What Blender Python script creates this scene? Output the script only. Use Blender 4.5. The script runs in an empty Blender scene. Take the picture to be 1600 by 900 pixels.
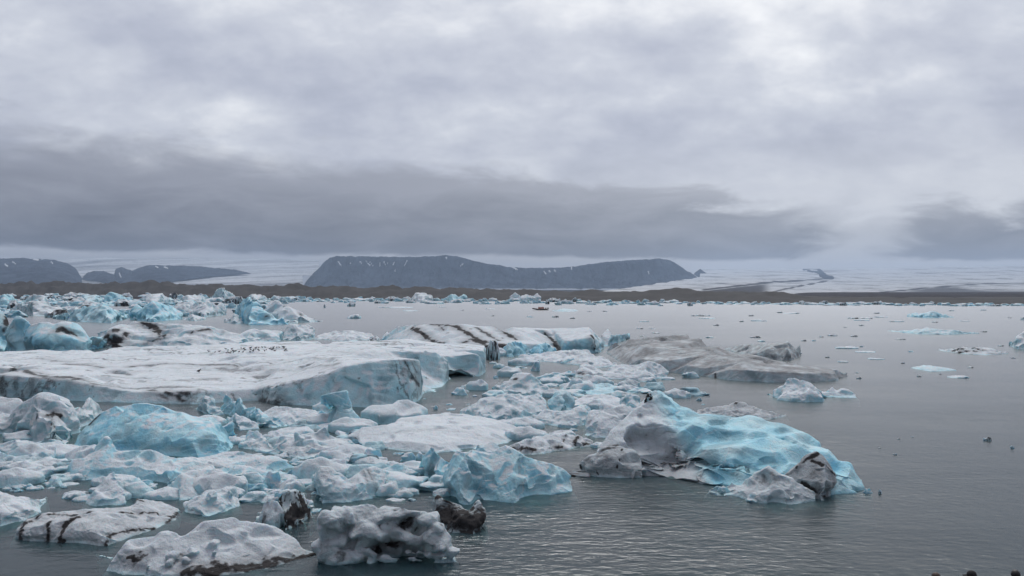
import bpy, bmesh, math, random
import numpy as np
from mathutils import Vector, Matrix
from mathutils.geometry import delaunay_2d_cdt
from mathutils.bvhtree import BVHTree

scene = bpy.context.scene
COL = scene.collection
R = math.radians

# ---------------------------------------------------------------- camera
CAM_H, FPX, HOR = 9.0, 1256.0, 452.0        # eye height over the water, focal length and horizon row of the 1600 px photo
cam_d = bpy.data.cameras.new('camera')
cam = bpy.data.objects.new('camera', cam_d)
COL.objects.link(cam)
cam.location = (0, 0, CAM_H)
cam.rotation_euler = (R(90), 0, 0)
cam_d.sensor_width = 36
cam_d.lens = 36 * FPX / 1600
cam_d.shift_y = (HOR - 450) / 1600
cam_d.clip_start = 0.1
cam_d.clip_end = 60000
scene.camera = cam

# ---------------------------------------------------------------- node helper
class NT:
    def __init__(s, tree):
        s.t = tree
        s.n = tree.nodes
        s.l = tree.links
    def add(s, typ, **kw):
        nd = s.n.new(typ)
        for k, v in kw.items():
            setattr(nd, k, v)
        return nd
    def put(s, sock, v):
        if v is None:
            return
        if hasattr(v, 'node'):
            s.l.new(v, sock)
        elif isinstance(v, (tuple, list)) and sock.type == 'RGBA' and len(v) == 3:
            sock.default_value = (*v, 1)
        else:
            sock.default_value = v
    def m(s, op, a, b=None, c=None, clamp=False):
        nd = s.add('ShaderNodeMath', operation=op, use_clamp=clamp)
        for i, v in enumerate((a, b, c)):
            s.put(nd.inputs[i], v)
        return nd.outputs[0]
    def vm(s, op, a, b=None, out=0):
        nd = s.add('ShaderNodeVectorMath', operation=op)
        s.put(nd.inputs[0], a)
        s.put(nd.inputs[1], b)
        return nd.outputs[out]
    def xyz(s, v):
        nd = s.add('ShaderNodeSeparateXYZ')
        s.l.new(v, nd.inputs[0])
        return nd.outputs
    def comb(s, x, y, z):
        nd = s.add('ShaderNodeCombineXYZ')
        for i, v in enumerate((x, y, z)):
            s.put(nd.inputs[i], v)
        return nd.outputs[0]
    def noise(s, vec, scale, detail=4, rough=0.55, dist=0.0, lac=2.0, dim='3D'):
        nd = s.add('ShaderNodeTexNoise', noise_dimensions=dim)
        s.put(nd.inputs['Vector'], vec)
        nd.inputs['Scale'].default_value = scale
        nd.inputs['Detail'].default_value = detail
        nd.inputs['Roughness'].default_value = rough
        nd.inputs['Lacunarity'].default_value = lac
        nd.inputs['Distortion'].default_value = dist
        return nd.outputs['Fac']
    def step(s, v, lo, hi, a=0.0, b=1.0):
        nd = s.add('ShaderNodeMapRange', interpolation_type='SMOOTHSTEP')
        s.put(nd.inputs[0], v)
        for i, q in enumerate((lo, hi, a, b)):
            s.put(nd.inputs[i + 1], q)
        return nd.outputs[0]
    def mix(s, f, a, b, blend='MIX'):
        nd = s.add('ShaderNodeMix', data_type='RGBA', blend_type=blend)
        s.put(nd.inputs[0], f)
        s.put(nd.inputs[6], a)
        s.put(nd.inputs[7], b)
        return nd.outputs[2]
    def ramp(s, f, stops):
        nd = s.add('ShaderNodeValToRGB')
        e = nd.color_ramp.elements
        while len(e) < len(stops):
            e.new(0.5)
        for q, (p, c) in zip(e, stops):
            q.position = p
            q.color = (*c, 1)
        s.put(nd.inputs[0], f)
        return nd.outputs[0]

# ---------------------------------------------------------------- sky: overcast deck over a low bank of cloud
SUN_EL, SUN_AZ = 55, 10                       # degrees; azimuth from +Y (the view) towards +X
SKY_STRENGTH = 0.1
world = bpy.data.worlds.new('World')
scene.world = world
world.use_nodes = True
w = NT(world.node_tree)
w.n.clear()
tc = w.add('ShaderNodeTexCoord')
d = w.vm('NORMALIZE', tc.outputs['Generated'])
dx, dy, dz = w.xyz(d)
hyp = w.m('SQRT', w.m('ADD', w.m('MULTIPLY', dx, dx), w.m('MULTIPLY', dy, dy)))
el = w.m('DIVIDE', dz, w.m('MAXIMUM', hyp, 0.05))        # tangent of the elevation
az = w.m('ARCTAN2', dx, dy)
up = w.m('MAXIMUM', dz, 0.0)
# high deck: noise on a flat ceiling seen in perspective
k = w.m('DIVIDE', 1.0, w.m('ADD', up, 0.42))
ceil = w.comb(w.m('MULTIPLY', dx, k), w.m('MULTIPLY', dy, k), 0.0)
n1 = w.noise(w.vm('ADD', ceil, (3.1, 7.7, 0.4)), 1.25, 3, 0.5, 0.3)
n2 = w.noise(w.vm('ADD', ceil, (11.3, 2.2, 5.4)), 3.2, 6, 0.52, 0.15)
n3 = w.noise(w.vm('ADD', w.vm('MULTIPLY', ceil, (1.0, 1.3, 1.0)), (1.3, 9.2, 2.0)), 8.0, 6, 0.58, 0.15)
deck = w.m('ADD', w.m('ADD', w.m('MULTIPLY', n1, 0.42), w.m('MULTIPLY', n2, 0.38)), w.m('MULTIPLY', n3, 0.20))
# thinner cloud round the hidden sun: the deck glows there
sdir = (math.sin(R(SUN_AZ)) * math.cos(R(SUN_EL)), math.cos(R(SUN_AZ)) * math.cos(R(SUN_EL)), math.sin(R(SUN_EL)))
sdot = w.vm('DOT_PRODUCT', d, sdir, out=1)
glow = w.step(sdot, -0.2, 1.0)
deck = w.m('ADD', deck, w.m('SUBTRACT', w.m('MULTIPLY', glow, 0.15), 0.09))
deck_col = w.ramp(deck, [(0.40, (0.34, 0.365, 0.45)), (0.475, (0.43, 0.455, 0.54)), (0.55, (0.56, 0.585, 0.65)), (0.64, (0.84, 0.85, 0.87))])
# lighter towards the horizon, right of the view
lowband = w.step(el, 0.22, 0.06)
side = w.step(az, -0.45, 0.35)
deck_col = w.mix(w.m('MULTIPLY', w.m('MULTIPLY', lowband, 0.6), side), deck_col, (0.72, 0.73, 0.75))
# low bank
cv = w.comb(w.m('MULTIPLY', az, 1.0), w.m('MULTIPLY', el, 3.2), 0.0)
b1 = w.noise(w.vm('ADD', cv, (4.2, 0.3, 1.0)), 2.6, 3, 0.5)
b2 = w.noise(w.vm('ADD', cv, (8.2, 1.3, 3.0)), 9.0, 6, 0.6, 0.4)
gap = w.noise(w.comb(w.m('ADD', az, 2.35), 0.0, 0.0), 1.9, 1, 0.5)
top = w.m('ADD', w.m('ADD', 0.128, w.m('MULTIPLY', az, -0.055)), w.m('ADD', w.m('MULTIPLY', w.m('SUBTRACT', b1, 0.5), 0.09), w.m('MULTIPLY', w.m('SUBTRACT', b2, 0.5), 0.10)))
base = w.m('ADD', w.m('ADD', 0.037, w.m('MULTIPLY', az, -0.013)), w.m('ADD', w.m('MULTIPLY', w.m('SUBTRACT', b1, 0.5), 0.014), w.m('MULTIPLY', w.m('SUBTRACT', b2, 0.5), 0.026)))
soft = w.step(az, -0.35, 0.1, 0.034, 0.014)
f_top = w.step(w.m('SUBTRACT', el, top), soft, w.m('MULTIPLY', soft, -1.0))
f_base = w.step(w.m('SUBTRACT', el, base), -0.005, 0.006)
# break in the bank to the right of the sun
g = w.m('ABSOLUTE', w.m('SUBTRACT', w.m('ADD', az, w.m('MULTIPLY', w.m('SUBTRACT', b2, 0.5), 0.16)), 0.405))
f_gap = w.step(g, 0.012, 0.075, 0.35, 1.0)
bank = w.m('MULTIPLY', w.m('MULTIPLY', f_top, f_base), f_gap)
body = w.m('DIVIDE', w.m('SUBTRACT', el, 0.045), 0.085)
bank_col = w.mix(w.m('ADD', body, w.m('MULTIPLY', w.m('SUBTRACT', b2, 0.5), 1.6), clamp=True), w.mix(side, (0.085, 0.089, 0.118), (0.165, 0.174, 0.207)), w.mix(side, (0.24, 0.25, 0.30), (0.37, 0.38, 0.425)))
sky_col = w.mix(w.m('MULTIPLY', bank, 0.97), deck_col, bank_col)
# pale air under the bank
under = w.m('MULTIPLY', w.step(el, 0.052, 0.036), w.m('SUBTRACT', 1.0, bank))
sky_col = w.mix(w.m('MULTIPLY', under, 0.9), sky_col, w.mix(side, (0.30, 0.31, 0.35), (0.47, 0.48, 0.52)))
nish = w.add('ShaderNodeTexSky', sky_type='NISHITA', sun_disc=False, sun_elevation=R(SUN_EL), sun_rotation=R(SUN_AZ), air_density=1.0, dust_density=3.0)
# the cloud deck hides nearly all of the clear sky; both are in units of the background strength
# thick overcast: the half of the sky away from the hidden sun is duller
dull = w.step(sdot, -0.7, 0.60, 0.22, 1.0)
cloud = w.mix(1.0, sky_col, w.comb(*[w.m('MULTIPLY', dull, 1 / SKY_STRENGTH)] * 3), 'MULTIPLY')
mixed = w.mix(0.95, nish.outputs[0], cloud)
bg = w.add('ShaderNodeBackground')
w.put(bg.inputs[0], mixed)
bg.inputs[1].default_value = SKY_STRENGTH
wo = w.add('ShaderNodeOutputWorld')
w.l.new(bg.outputs[0], wo.inputs[0])

sun_d = bpy.data.lights.new('sun', 'SUN')
sun_d.energy = 1.5
sun_d.angle = R(45)
sun_d.color = (1.0, 0.98, 0.95)
sun = bpy.data.objects.new('sun', sun_d)
COL.objects.link(sun)
sun.rotation_euler = Vector(sdir).to_track_quat('Z', 'Y').to_euler()

vs = scene.view_settings
vs.view_transform = 'Standard'
vs.look = 'None'
vs.exposure = 0.22
vs.gamma = 1.0
vs.use_curve_mapping = False
scene.render.engine = 'CYCLES'
cy = scene.cycles
cy.max_bounces = 6
cy.diffuse_bounces = 3
cy.glossy_bounces = 3
cy.transmission_bounces = 2
cy.volume_bounces = 1
cy.transparent_max_bounces = 6
cy.use_denoising = True
cy.sample_clamp_indirect = 4.0

# ---------------------------------------------------------------- small helpers
def tag(o, label=None, cat=None, group=None, kind=None):
    if label: o['label'] = label
    if cat: o['category'] = cat
    if group: o['group'] = group
    if kind: o['kind'] = kind
    return o

def at(px, py, z=0.0):                       # the point at height z that the photo shows at (px, py)
    t = (CAM_H - z) * FPX / (py - HOR)
    return Vector(((px - 800) / FPX * t, t, z))

def atd(px, py, D):                          # the point at depth D that the photo shows at (px, py)
    return Vector(((px - 800) / FPX * D, D, CAM_H - (py - HOR) / FPX * D))

def mesh_np(name, verts, faces):
    me = bpy.data.meshes.new(name)
    me.from_pydata([tuple(v) for v in verts], [], [tuple(f) for f in faces])
    me.update()
    return me

def link(name, me, mat=None, parent=None):
    o = bpy.data.objects.new(name, me)
    COL.objects.link(o)
    if mat is not None:
        if me.materials: me.materials[0] = mat
        else: me.materials.append(mat)
    o.parent = parent
    return o

def smooth(me):
    me.polygons.foreach_set('use_smooth', np.ones(len(me.polygons), bool))

# gradient noise on arrays of points
def _h(ix, iy, iz, seed):
    h = (ix.astype(np.int64) * 374761393 + iy.astype(np.int64) * 668265263 + iz.astype(np.int64) * 2147483647 + seed * 1274126177) & 0xffffffff
    h = ((h ^ (h >> 13)) * 1274126177) & 0xffffffff
    return (h ^ (h >> 16)) & 0xffffffff

_G = np.array([[1,1,0],[-1,1,0],[1,-1,0],[-1,-1,0],[1,0,1],[-1,0,1],[1,0,-1],[-1,0,-1],[0,1,1],[0,-1,1],[0,1,-1],[0,-1,-1],[1,1,0],[-1,1,0],[0,-1,1],[0,-1,-1]], float)

def perlin(p, seed=0):
    i = np.floor(p)
    f = p - i
    i = i.astype(np.int64)
    u = f * f * f * (f * (f * 6 - 15) + 10)
    out = np.zeros(len(p))
    for a in (0, 1):
        wx = u[:, 0] if a else 1 - u[:, 0]
        for b in (0, 1):
            wy = u[:, 1] if b else 1 - u[:, 1]
            for c in (0, 1):
                wz = u[:, 2] if c else 1 - u[:, 2]
                g = _G[_h(i[:, 0] + a, i[:, 1] + b, i[:, 2] + c, seed) & 15]
                out += wx * wy * wz * (g[:, 0] * (f[:, 0] - a) + g[:, 1] * (f[:, 1] - b) + g[:, 2] * (f[:, 2] - c))
    return out

def fbm(p, seed=0, oct=3, gain=0.5):
    out = np.zeros(len(p)); a = 1.0
    for o in range(oct):
        out += a * perlin(p * (2.03 ** o), seed + o * 17)
        a *= gain
    return out

def sst(x, lo, hi):
    t = np.clip((x - lo) / (hi - lo), 0, 1)
    return t * t * (3 - 2 * t)

# ---------------------------------------------------------------- materials
def new_mat(name):
    m = bpy.data.materials.new(name)
    m.use_nodes = True
    t = NT(m.node_tree)
    b = t.n['Principled BSDF']
    return m, t, b

def make_ice():
    m, t, b = new_mat('glacier_ice')
    at_ = t.add('ShaderNodeAttribute', attribute_name='ice')
    sp = t.add('ShaderNodeSeparateColor')
    t.l.new(at_.outputs['Color'], sp.inputs[0])
    blue, dirt, snow = sp.outputs
    geo = t.add('ShaderNodeNewGeometry')
    pos = geo.outputs['Position']
    fine = t.noise(pos, 7.0, 6, 0.65)
    mid = t.noise(pos, 1.6, 5, 0.6)
    speck = t.noise(pos, 22.0, 4, 0.75)
    vor = t.add('ShaderNodeTexVoronoi', feature='DISTANCE_TO_EDGE')
    t.put(vor.inputs['Vector'], t.vm('ADD', t.vm('MULTIPLY', pos, (1.0, 1.0, 0.7)), t.comb(t.m('MULTIPLY', mid, 1.6), t.m('MULTIPLY', fine, 0.5), mid)))
    vor.inputs['Scale'].default_value = 0.55
    crack = t.m('MULTIPLY', t.step(vor.outputs['Distance'], 0.035, 0.004), t.step(t.noise(pos, 0.7, 2, 0.5), 0.45, 0.62))
    bl = t.m('ADD', blue, t.m('MULTIPLY', t.m('SUBTRACT', mid, 0.5), 0.42), clamp=True)
    ice_c = t.ramp(bl, [(0.0, (0.60, 0.67, 0.69)), (0.28, (0.48, 0.69, 0.745)), (0.60, (0.38, 0.68, 0.775)), (1.0, (0.23, 0.56, 0.72))])
    ice_c = t.mix(t.m('MULTIPLY', t.step(t.noise(pos, 3.2, 7, 0.7, 0.8), 0.50, 0.72), 0.45), ice_c, (0.66, 0.74, 0.77))
    ice_c = t.mix(t.m('MULTIPLY', crack, 0.6), ice_c, (0.72, 0.77, 0.79))
    clear = t.step(t.noise(t.vm('ADD', pos, (9.0, 4.0, 2.0)), 0.55, 4, 0.55, 0.5), 0.46, 0.66)
    ice_c = t.mix(t.m('MULTIPLY', clear, 0.55), ice_c, t.mix(bl, (0.20, 0.25, 0.27), (0.09, 0.30, 0.40)))
    sn = t.m('ADD', snow, t.m('MULTIPLY', t.m('SUBTRACT', fine, 0.5), t.m('MULTIPLY', t.step(snow, 0.02, 0.4), 0.8)), clamp=True)
    snow_c = t.mix(mid, (0.60, 0.645, 0.68), (0.82, 0.855, 0.88))
    snow_c = t.mix(t.step(speck, 0.35, 0.75), t.mix(1.0, snow_c, (0.80, 0.81, 0.83), 'MULTIPLY'), snow_c)
    grime = t.step(t.noise(t.vm('MULTIPLY', pos, (0.22, 1.0, 1.6)), 0.9, 6, 0.65, 0.6), 0.46, 0.72)
    snow_c = t.mix(t.m('MULTIPLY', grime, 0.55), snow_c, (0.40, 0.42, 0.435))
    col = t.mix(sn, ice_c, snow_c)
    col = t.mix(t.m('MULTIPLY', at_.outputs['Alpha'], t.m('ADD', 0.55, t.m('MULTIPLY', mid, 0.6)), clamp=True), col, t.mix(fine, (0.13, 0.13, 0.137), (0.29, 0.285, 0.29)))
    dv = t.m('ADD', dirt, t.m('MULTIPLY', t.m('SUBTRACT', fine, 0.5), t.m('MULTIPLY', t.step(dirt, 0.02, 0.25), 0.9)), clamp=True)
    dv = t.step(dv, 0.05, 0.85)
    col = t.mix(dv, col, t.mix(speck, (0.016, 0.016, 0.018), (0.055, 0.050, 0.050)))
    t.put(b.inputs['Base Color'], col)
    t.put(b.inputs['Roughness'], t.m('ADD', 0.42, t.m('MULTIPLY', t.m('MAXIMUM', sn, dv), 0.4)))
    b.inputs['IOR'].default_value = 1.31
    t.put(b.inputs['Subsurface Weight'], t.m('MULTIPLY', t.m('SUBTRACT', 1.0, dv), 0.28))
    b.inputs['Subsurface Radius'].default_value = (0.25, 0.7, 1.0)
    b.inputs['Subsurface Scale'].default_value = 0.25
    b.inputs['Specular IOR Level'].default_value = 0.4
    bump = t.add('ShaderNodeBump')
    bump.inputs['Strength'].default_value = 0.9
    bump.inputs['Distance'].default_value = 0.10
    t.put(bump.inputs['Height'], t.m('ADD', t.m('ADD', t.m('MULTIPLY', fine, 0.8), t.m('MULTIPLY', mid, 0.9)), t.m('SUBTRACT', t.m('MULTIPLY', speck, t.m('ADD', 0.12, t.m('MULTIPLY', sn, 0.25))), t.m('MULTIPLY', crack, 0.2))))
    t.l.new(bump.outputs[0], b.inputs['Normal'])
    return m
ICE = make_ice()

def make_water():
    m, t, b = new_mat('lagoon_water')
    t.n.remove(b)
    geo = t.add('ShaderNodeNewGeometry')
    pos = geo.outputs['Position']
    p1 = t.vm('MULTIPLY', pos, (0.55, 1.0, 1.0))
    a = t.noise(p1, 3.4, 3, 0.55, 0.3)
    c = t.noise(t.vm('ADD', p1, (31.0, 7.0, 0.0)), 0.9, 3, 0.55)
    e = t.noise(t.vm('ADD', p1, (11.0, 70.0, 0.0)), 0.16, 2, 0.5)
    patch = t.step(t.noise(t.vm('MULTIPLY', pos, (0.5, 1.0, 1.0)), 0.06, 3, 0.5), 0.38, 0.62, 0.5, 1.0)
    bump = t.add('ShaderNodeBump')
    bump.inputs['Strength'].default_value = 1.0
    bump.inputs['Distance'].default_value = 0.07
    t.put(bump.inputs['Height'], t.m('MULTIPLY', patch, t.m('ADD', t.m('MULTIPLY', a, 0.85), t.m('ADD', t.m('MULTIPLY', c, 1.0), t.m('MULTIPLY', e, 2.0)))))
    mur = t.noise(pos, 0.06, 3, 0.5)
    dif = t.add('ShaderNodeBsdfDiffuse')
    t.put(dif.inputs[0], t.mix(mur, (0.030, 0.058, 0.074), (0.048, 0.080, 0.098)))
    tr = t.add('ShaderNodeBsdfTransparent')
    tr.inputs[0].default_value = (0.72, 0.92, 0.90, 1)
    body = t.add('ShaderNodeMixShader')
    body.inputs[0].default_value = 0.50
    t.l.new(dif.outputs[0], body.inputs[1]); t.l.new(tr.outputs[0], body.inputs[2])
    gl = t.add('ShaderNodeBsdfGlossy')
    gl.inputs['Roughness'].default_value = 0.22
    t.l.new(bump.outputs[0], gl.inputs['Normal'])
    fr = t.add('ShaderNodeFresnel')
    fr.inputs[0].default_value = 1.333
    top_ = t.add('ShaderNodeMixShader')
    t.l.new(fr.outputs[0], top_.inputs[0]); t.l.new(body.outputs[0], top_.inputs[1]); t.l.new(gl.outputs[0], top_.inputs[2])
    ab = t.add('ShaderNodeVolumeAbsorption')
    ab.inputs[0].default_value = (0.45, 0.80, 0.76, 1)
    ab.inputs[1].default_value = 1.3
    out = t.n['Material Output']
    t.l.new(top_.outputs[0], out.inputs['Surface']); t.l.new(ab.outputs[0], out.inputs['Volume'])
    return m
WATER = make_water()

def make_ground(name, dark, light, scale, bump_d=0.3):
    m, t, b = new_mat(name)
    geo = t.add('ShaderNodeNewGeometry')
    pos = geo.outputs['Position']
    a = t.noise(pos, scale, 6, 0.65)
    c = t.noise(pos, scale * 9, 4, 0.6)
    f = t.m('ADD', t.m('MULTIPLY', t.m('SUBTRACT', a, 0.5), 2.0), c, clamp=True)
    t.put(b.inputs['Base Color'], t.mix(f, dark, light))
    b.inputs['Roughness'].default_value = 0.9
    bp = t.add('ShaderNodeBump')
    bp.inputs['Distance'].default_value = bump_d
    t.put(bp.inputs['Height'], t.m('ADD', a, t.m('MULTIPLY', c, 0.4)))
    t.l.new(bp.outputs[0], b.inputs['Normal'])
    return m

def make_terrain():                           # rock, snow patches and glacier ice told apart by an attribute
    m, t, b = new_mat('far_terrain')
    at_ = t.add('ShaderNodeAttribute', attribute_name='ice')
    sp = t.add('ShaderNodeSeparateColor')
    t.l.new(at_.outputs['Color'], sp.inputs[0])
    snow, dirt, warm = sp.outputs
    geo = t.add('ShaderNodeNewGeometry')
    pos = geo.outputs['Position']
    a = t.noise(pos, 0.006, 7, 0.6)
    c = t.noise(t.vm('MULTIPLY', pos, (1.0, 0.35, 0.35)), 0.022, 6, 0.62)
    rock = t.mix(t.step(t.m('ADD', t.m('MULTIPLY', a, 0.5), t.m('MULTIPLY', c, 0.5)), 0.35, 0.65), (0.005, 0.010, 0.024), (0.048, 0.066, 0.100))
    rock = t.mix(warm, rock, t.mix(c, (0.040, 0.030, 0.025), (0.095, 0.075, 0.062)))
    sn = t.step(t.m('ADD', snow, t.m('MULTIPLY', t.m('SUBTRACT', c, 0.5), 0.35)), 0.35, 0.65)
    icec = t.mix(t.step(dirt, 0.0, 1.0), t.mix(a, (0.46, 0.49, 0.53), (0.68, 0.69, 0.71)), (0.06, 0.064, 0.078))
    t.put(b.inputs['Base Color'], t.mix(sn, rock, icec))
    b.inputs['Roughness'].default_value = 0.95
    b.inputs['Specular IOR Level'].default_value = 0.1
    bp = t.add('ShaderNodeBump')
    bp.inputs['Distance'].default_value = 60.0
    t.put(bp.inputs['Height'], t.m('ADD', a, t.m('MULTIPLY', c, 0.7)))
    t.l.new(bp.outputs[0], b.inputs['Normal'])
    return m
TERRAIN = make_terrain()
MORAINE = make_ground('moraine_gravel', (0.009, 0.008, 0.0085), (0.028, 0.0245, 0.0245), 0.05, 0.6)
GRAVEL = make_ground('shore_gravel', (0.045, 0.042, 0.04), (0.12, 0.11, 0.10), 1.2, 0.05)

def plain(name, col, rough=0.7):
    m, t, b = new_mat(name)
    geo = t.add('ShaderNodeNewGeometry')
    n = t.noise(geo.outputs['Position'], 18.0, 3, 0.6)
    t.put(b.inputs['Base Color'], t.mix(n, tuple(c * 0.75 for c in col), tuple(min(1, c * 1.2) for c in col)))
    b.inputs['Roughness'].default_value = rough
    return m

def set_attr(me, r, g, b_, a_=0.0):
    n = len(me.vertices)
    c = np.ones((n, 4), np.float32)
    c[:, 0], c[:, 1], c[:, 2] = np.clip(r, 0, 1), np.clip(g, 0, 1), np.clip(b_, 0, 1)
    c[:, 3] = np.clip(a_, 0, 1)
    a = me.attributes.new('ice', 'FLOAT_COLOR', 'POINT')
    a.data.foreach_set('color', c.ravel())

# ================================================================ the setting
def sheet(name, x0, x1, y0, y1, z, mat):
    me = mesh_np(name, [(x0, y0, z), (x1, y0, z), (x1, y1, z), (x0, y1, z)], [(0, 1, 2, 3)])
    return tag(link(name, me, mat), kind='structure')

def grid_mesh(name, P, mat, attr=None):
    ny, nx = P.shape[:2]
    idx = np.arange(nx * ny).reshape(ny, nx)
    f = np.stack([idx[:-1, :-1], idx[:-1, 1:], idx[1:, 1:], idx[1:, :-1]], -1).reshape(-1, 4)
    me = bpy.data.meshes.new(name)
    me.from_pydata(P.reshape(-1, 3).tolist(), [], f.tolist())
    smooth(me)
    if attr is not None:
        set_attr(me, *[a.ravel() for a in attr])
    me.update()
    return tag(link(name, me, mat), kind='structure')

def tab(px, pts):
    pts = np.array(pts, float)
    return np.interp(px, pts[:, 0], pts[:, 1])

def unproj(px, py, D):                       # arrays
    return np.stack([(px - 800) / FPX * D, D, CAM_H - (py - HOR) / FPX * D], -1)

def seg_d(x, y, pts):                        # distance to a polyline in the plane
    best = np.full(x.shape, 1e9)
    for (ax, ay), (bx, by) in zip(pts[:-1], pts[1:]):
        vx, vy = bx - ax, by - ay
        t = np.clip(((x - ax) * vx + (y - ay) * vy) / (vx * vx + vy * vy + 1e-9), 0, 1)
        best = np.minimum(best, np.hypot(x - ax - t * vx, y - ay - t * vy))
    return best

def box_mesh(x0, x1, y0, y1, z0, z1):
    v = [(x, y, z) for z in (z0, z1) for x, y in ((x0, y0), (x1, y0), (x1, y1), (x0, y1))]
    return mesh_np('box', v, [(3, 2, 1, 0), (4, 5, 6, 7), (0, 1, 5, 4), (1, 2, 6, 5), (2, 3, 7, 6), (3, 0, 4, 7)])
tag(link('lagoon_water', box_mesh(-2600, 2600, 15, 1500, -3.9, 0.0), WATER), kind='structure')
sheet('ground', -8800, 8800, -400, 13000, -4.0, TERRAIN)

# bank on the near side, where the photographer and the visitors stand
ys = np.concatenate([np.linspace(-30, 30, 70)])
xs = np.linspace(-60, 60, 121)
X, Y = np.meshgrid(xs, ys)
Z = np.where(Y < 2, 7.3, np.maximum(7.3 - 0.40 * (Y - 2), 0.15 - 0.16 * (Y - 19.9)))
q = np.stack([X, Y, X * 0], -1).reshape(-1, 3)
Z = Z + (0.05 * fbm(q * 0.7, 5, 4)).reshape(X.shape) * (Y < 40)
def bank_z(x, y):
    return float((7.3 if y < 2 else max(7.3 - 0.40 * (y - 2), 0.15 - 0.16 * (y - 19.9))) + 0.05 * fbm(np.array([[x, y, 0.0]]) * 0.7, 5, 4)[0])
grid_mesh('shore_bank', np.stack([X, Y, Z], -1), GRAVEL)

# moraine ridge along the far shore
SHORE = [(-1200, 461), (-600, 462), (0, 463.5), (400, 466.5), (800, 470), (1200, 474), (1600, 476.5), (2200, 478), (3200, 479)]
MTOP = [(-1200, 440), (-300, 441), (0, 443), (60, 441.5), (130, 442), (245, 441.5), (300, 444), (400, 446.5), (500, 447.5), (620, 448.5), (700, 450), (800, 453), (860, 455), (1000, 455), (1100, 454.5), (1190, 455.5), (1225, 458), (1262, 464), (1400, 466), (1600, 466.5), (2200, 467), (3200, 466)]
px = np.linspace(-1150, 3100, 1100)
Ds = CAM_H * FPX / (tab(px, SHORE) - HOR)
rows = np.array([-0.25, 0.0, .1, .2, .35, .5, .65, .8, .9, 1.0, 1.1, 1.3, 1.7, 2.5, 4.0])
P = np.zeros((len(rows), len(px), 3))
for r_, s in enumerate(rows):
    Dt = Ds * 1.16
    D = Ds + (Dt - Ds) * s
    ztop = CAM_H - (tab(px, MTOP) - HOR) / FPX * Dt
    z = ztop * np.clip(s, -0.5, 1) ** 1.0 if s >= 0 else -1.0 + 0 * px
    if s > 1:
        z = 1.5 + (ztop - 1.5) * max(0, 1 - (s - 1) / 1.6)
    pt = np.stack([(px - 800) / FPX * D, D, 0 * D], -1)
    nz = fbm(pt * 0.035, 9, 5, 0.55)
    amp = np.clip(ztop * 0.34, 0.5, 5.0) * (0.3 if s <= 0 else 1)
    P[r_] = np.stack([pt[:, 0], D, z + (nz * amp if s > 0.05 else 0)], -1)
grid_mesh('moraine_ridge', P, MORAINE)

# outwash plain behind the ridge
px = np.linspace(-1500, 3300, 200)
Dr = np.array([760, 900, 1200, 1800, 3000, 5000, 8000, 12800.])
P = np.zeros((len(Dr), len(px), 3))
for r_, D in enumerate(Dr):
    x = (px - 800) / FPX * D
    P[r_] = np.stack([x, D + 0 * x, 1.0 + 0.0002 * D + 0.6 * fbm(np.stack([x, D + 0 * x, 0 * x], -1) * 0.004, 3, 3)], -1)
grid_mesh('outwash_plain', P, TERRAIN, (np.zeros((8, 200)), np.zeros((8, 200)), 0.6 * np.ones((8, 200))))

# mountains: crest and foot lines, gullied front, hidden back
def ridge(name, crest, foot, Dc, Df, px0, px1, step=1.2, nv=46, gully=0.24, seed=1, streaks=(), steep=0.62, lin=False):
    px = np.arange(px0, px1 + step, step)
    pc = tab(px, crest)
    pc = pc + 1.1 * fbm(np.stack([px / 14, 0 * px, 0 * px], -1), seed + 70, 4, 0.6)
    pf = tab(px, foot)
    dfoot = Df(pf) if callable(Df) else np.full(len(px), float(Df))
    v = np.concatenate([np.linspace(0, 1, nv), [1.06, 1.2, 1.6]])
    zc = CAM_H - (pc - HOR) / FPX * Dc
    zf = CAM_H - (pf - HOR) / FPX * dfoot
    P = np.zeros((len(v), len(px), 3)); sn = np.zeros((len(v), len(px)))
    for r_, s in enumerate(v):
        D = dfoot + (Dc - dfoot) * s
        x = (px - 800) / FPX * D
        if s <= 1:
            prof = 0.55 * s ** 1.25 + 0.45 * sst(np.array([s]), steep, 1.0)[0] * s ** 0.5
            if lin: prof = s ** 0.75
        else:
            prof = 1 - (s - 1) * 0.8
        z = zf + (zc - zf) * prof
        q = np.stack([x / 95 + fbm(np.stack([x / 160, D / 160, 0 * x], -1), seed + 5, 2) * 0.8, D / 420, 0 * x], -1)
        g_ = -np.abs(fbm(q, seed, 4, 0.55)) + 0.25
        env = math.sin(math.pi * min(s, 1)) ** 0.7 if 0 < s < 1 else 0
        z = z + g_ * gully * np.maximum(zc - zf, 0) * env
        rough = fbm(np.stack([x, D, z], -1) / 28, seed + 9, 3) * 2.2 * min(1, s * 4)
        P[r_] = np.stack([x, D, z + rough], -1)
    if streaks:
        sx = P[..., 0] / P[..., 1] * FPX + 800
        sy = HOR - (P[..., 2] - CAM_H) / P[..., 1] * FPX
        for pts, wd in streaks:
            dd = seg_d(sx, sy, pts)
            sn = np.maximum(sn, 1 - sst(dd, wd * 0.5, wd * 1.5))
    return grid_mesh(name, P, TERRAIN, (sn * 0.95, 0 * sn, 0 * sn))

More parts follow.
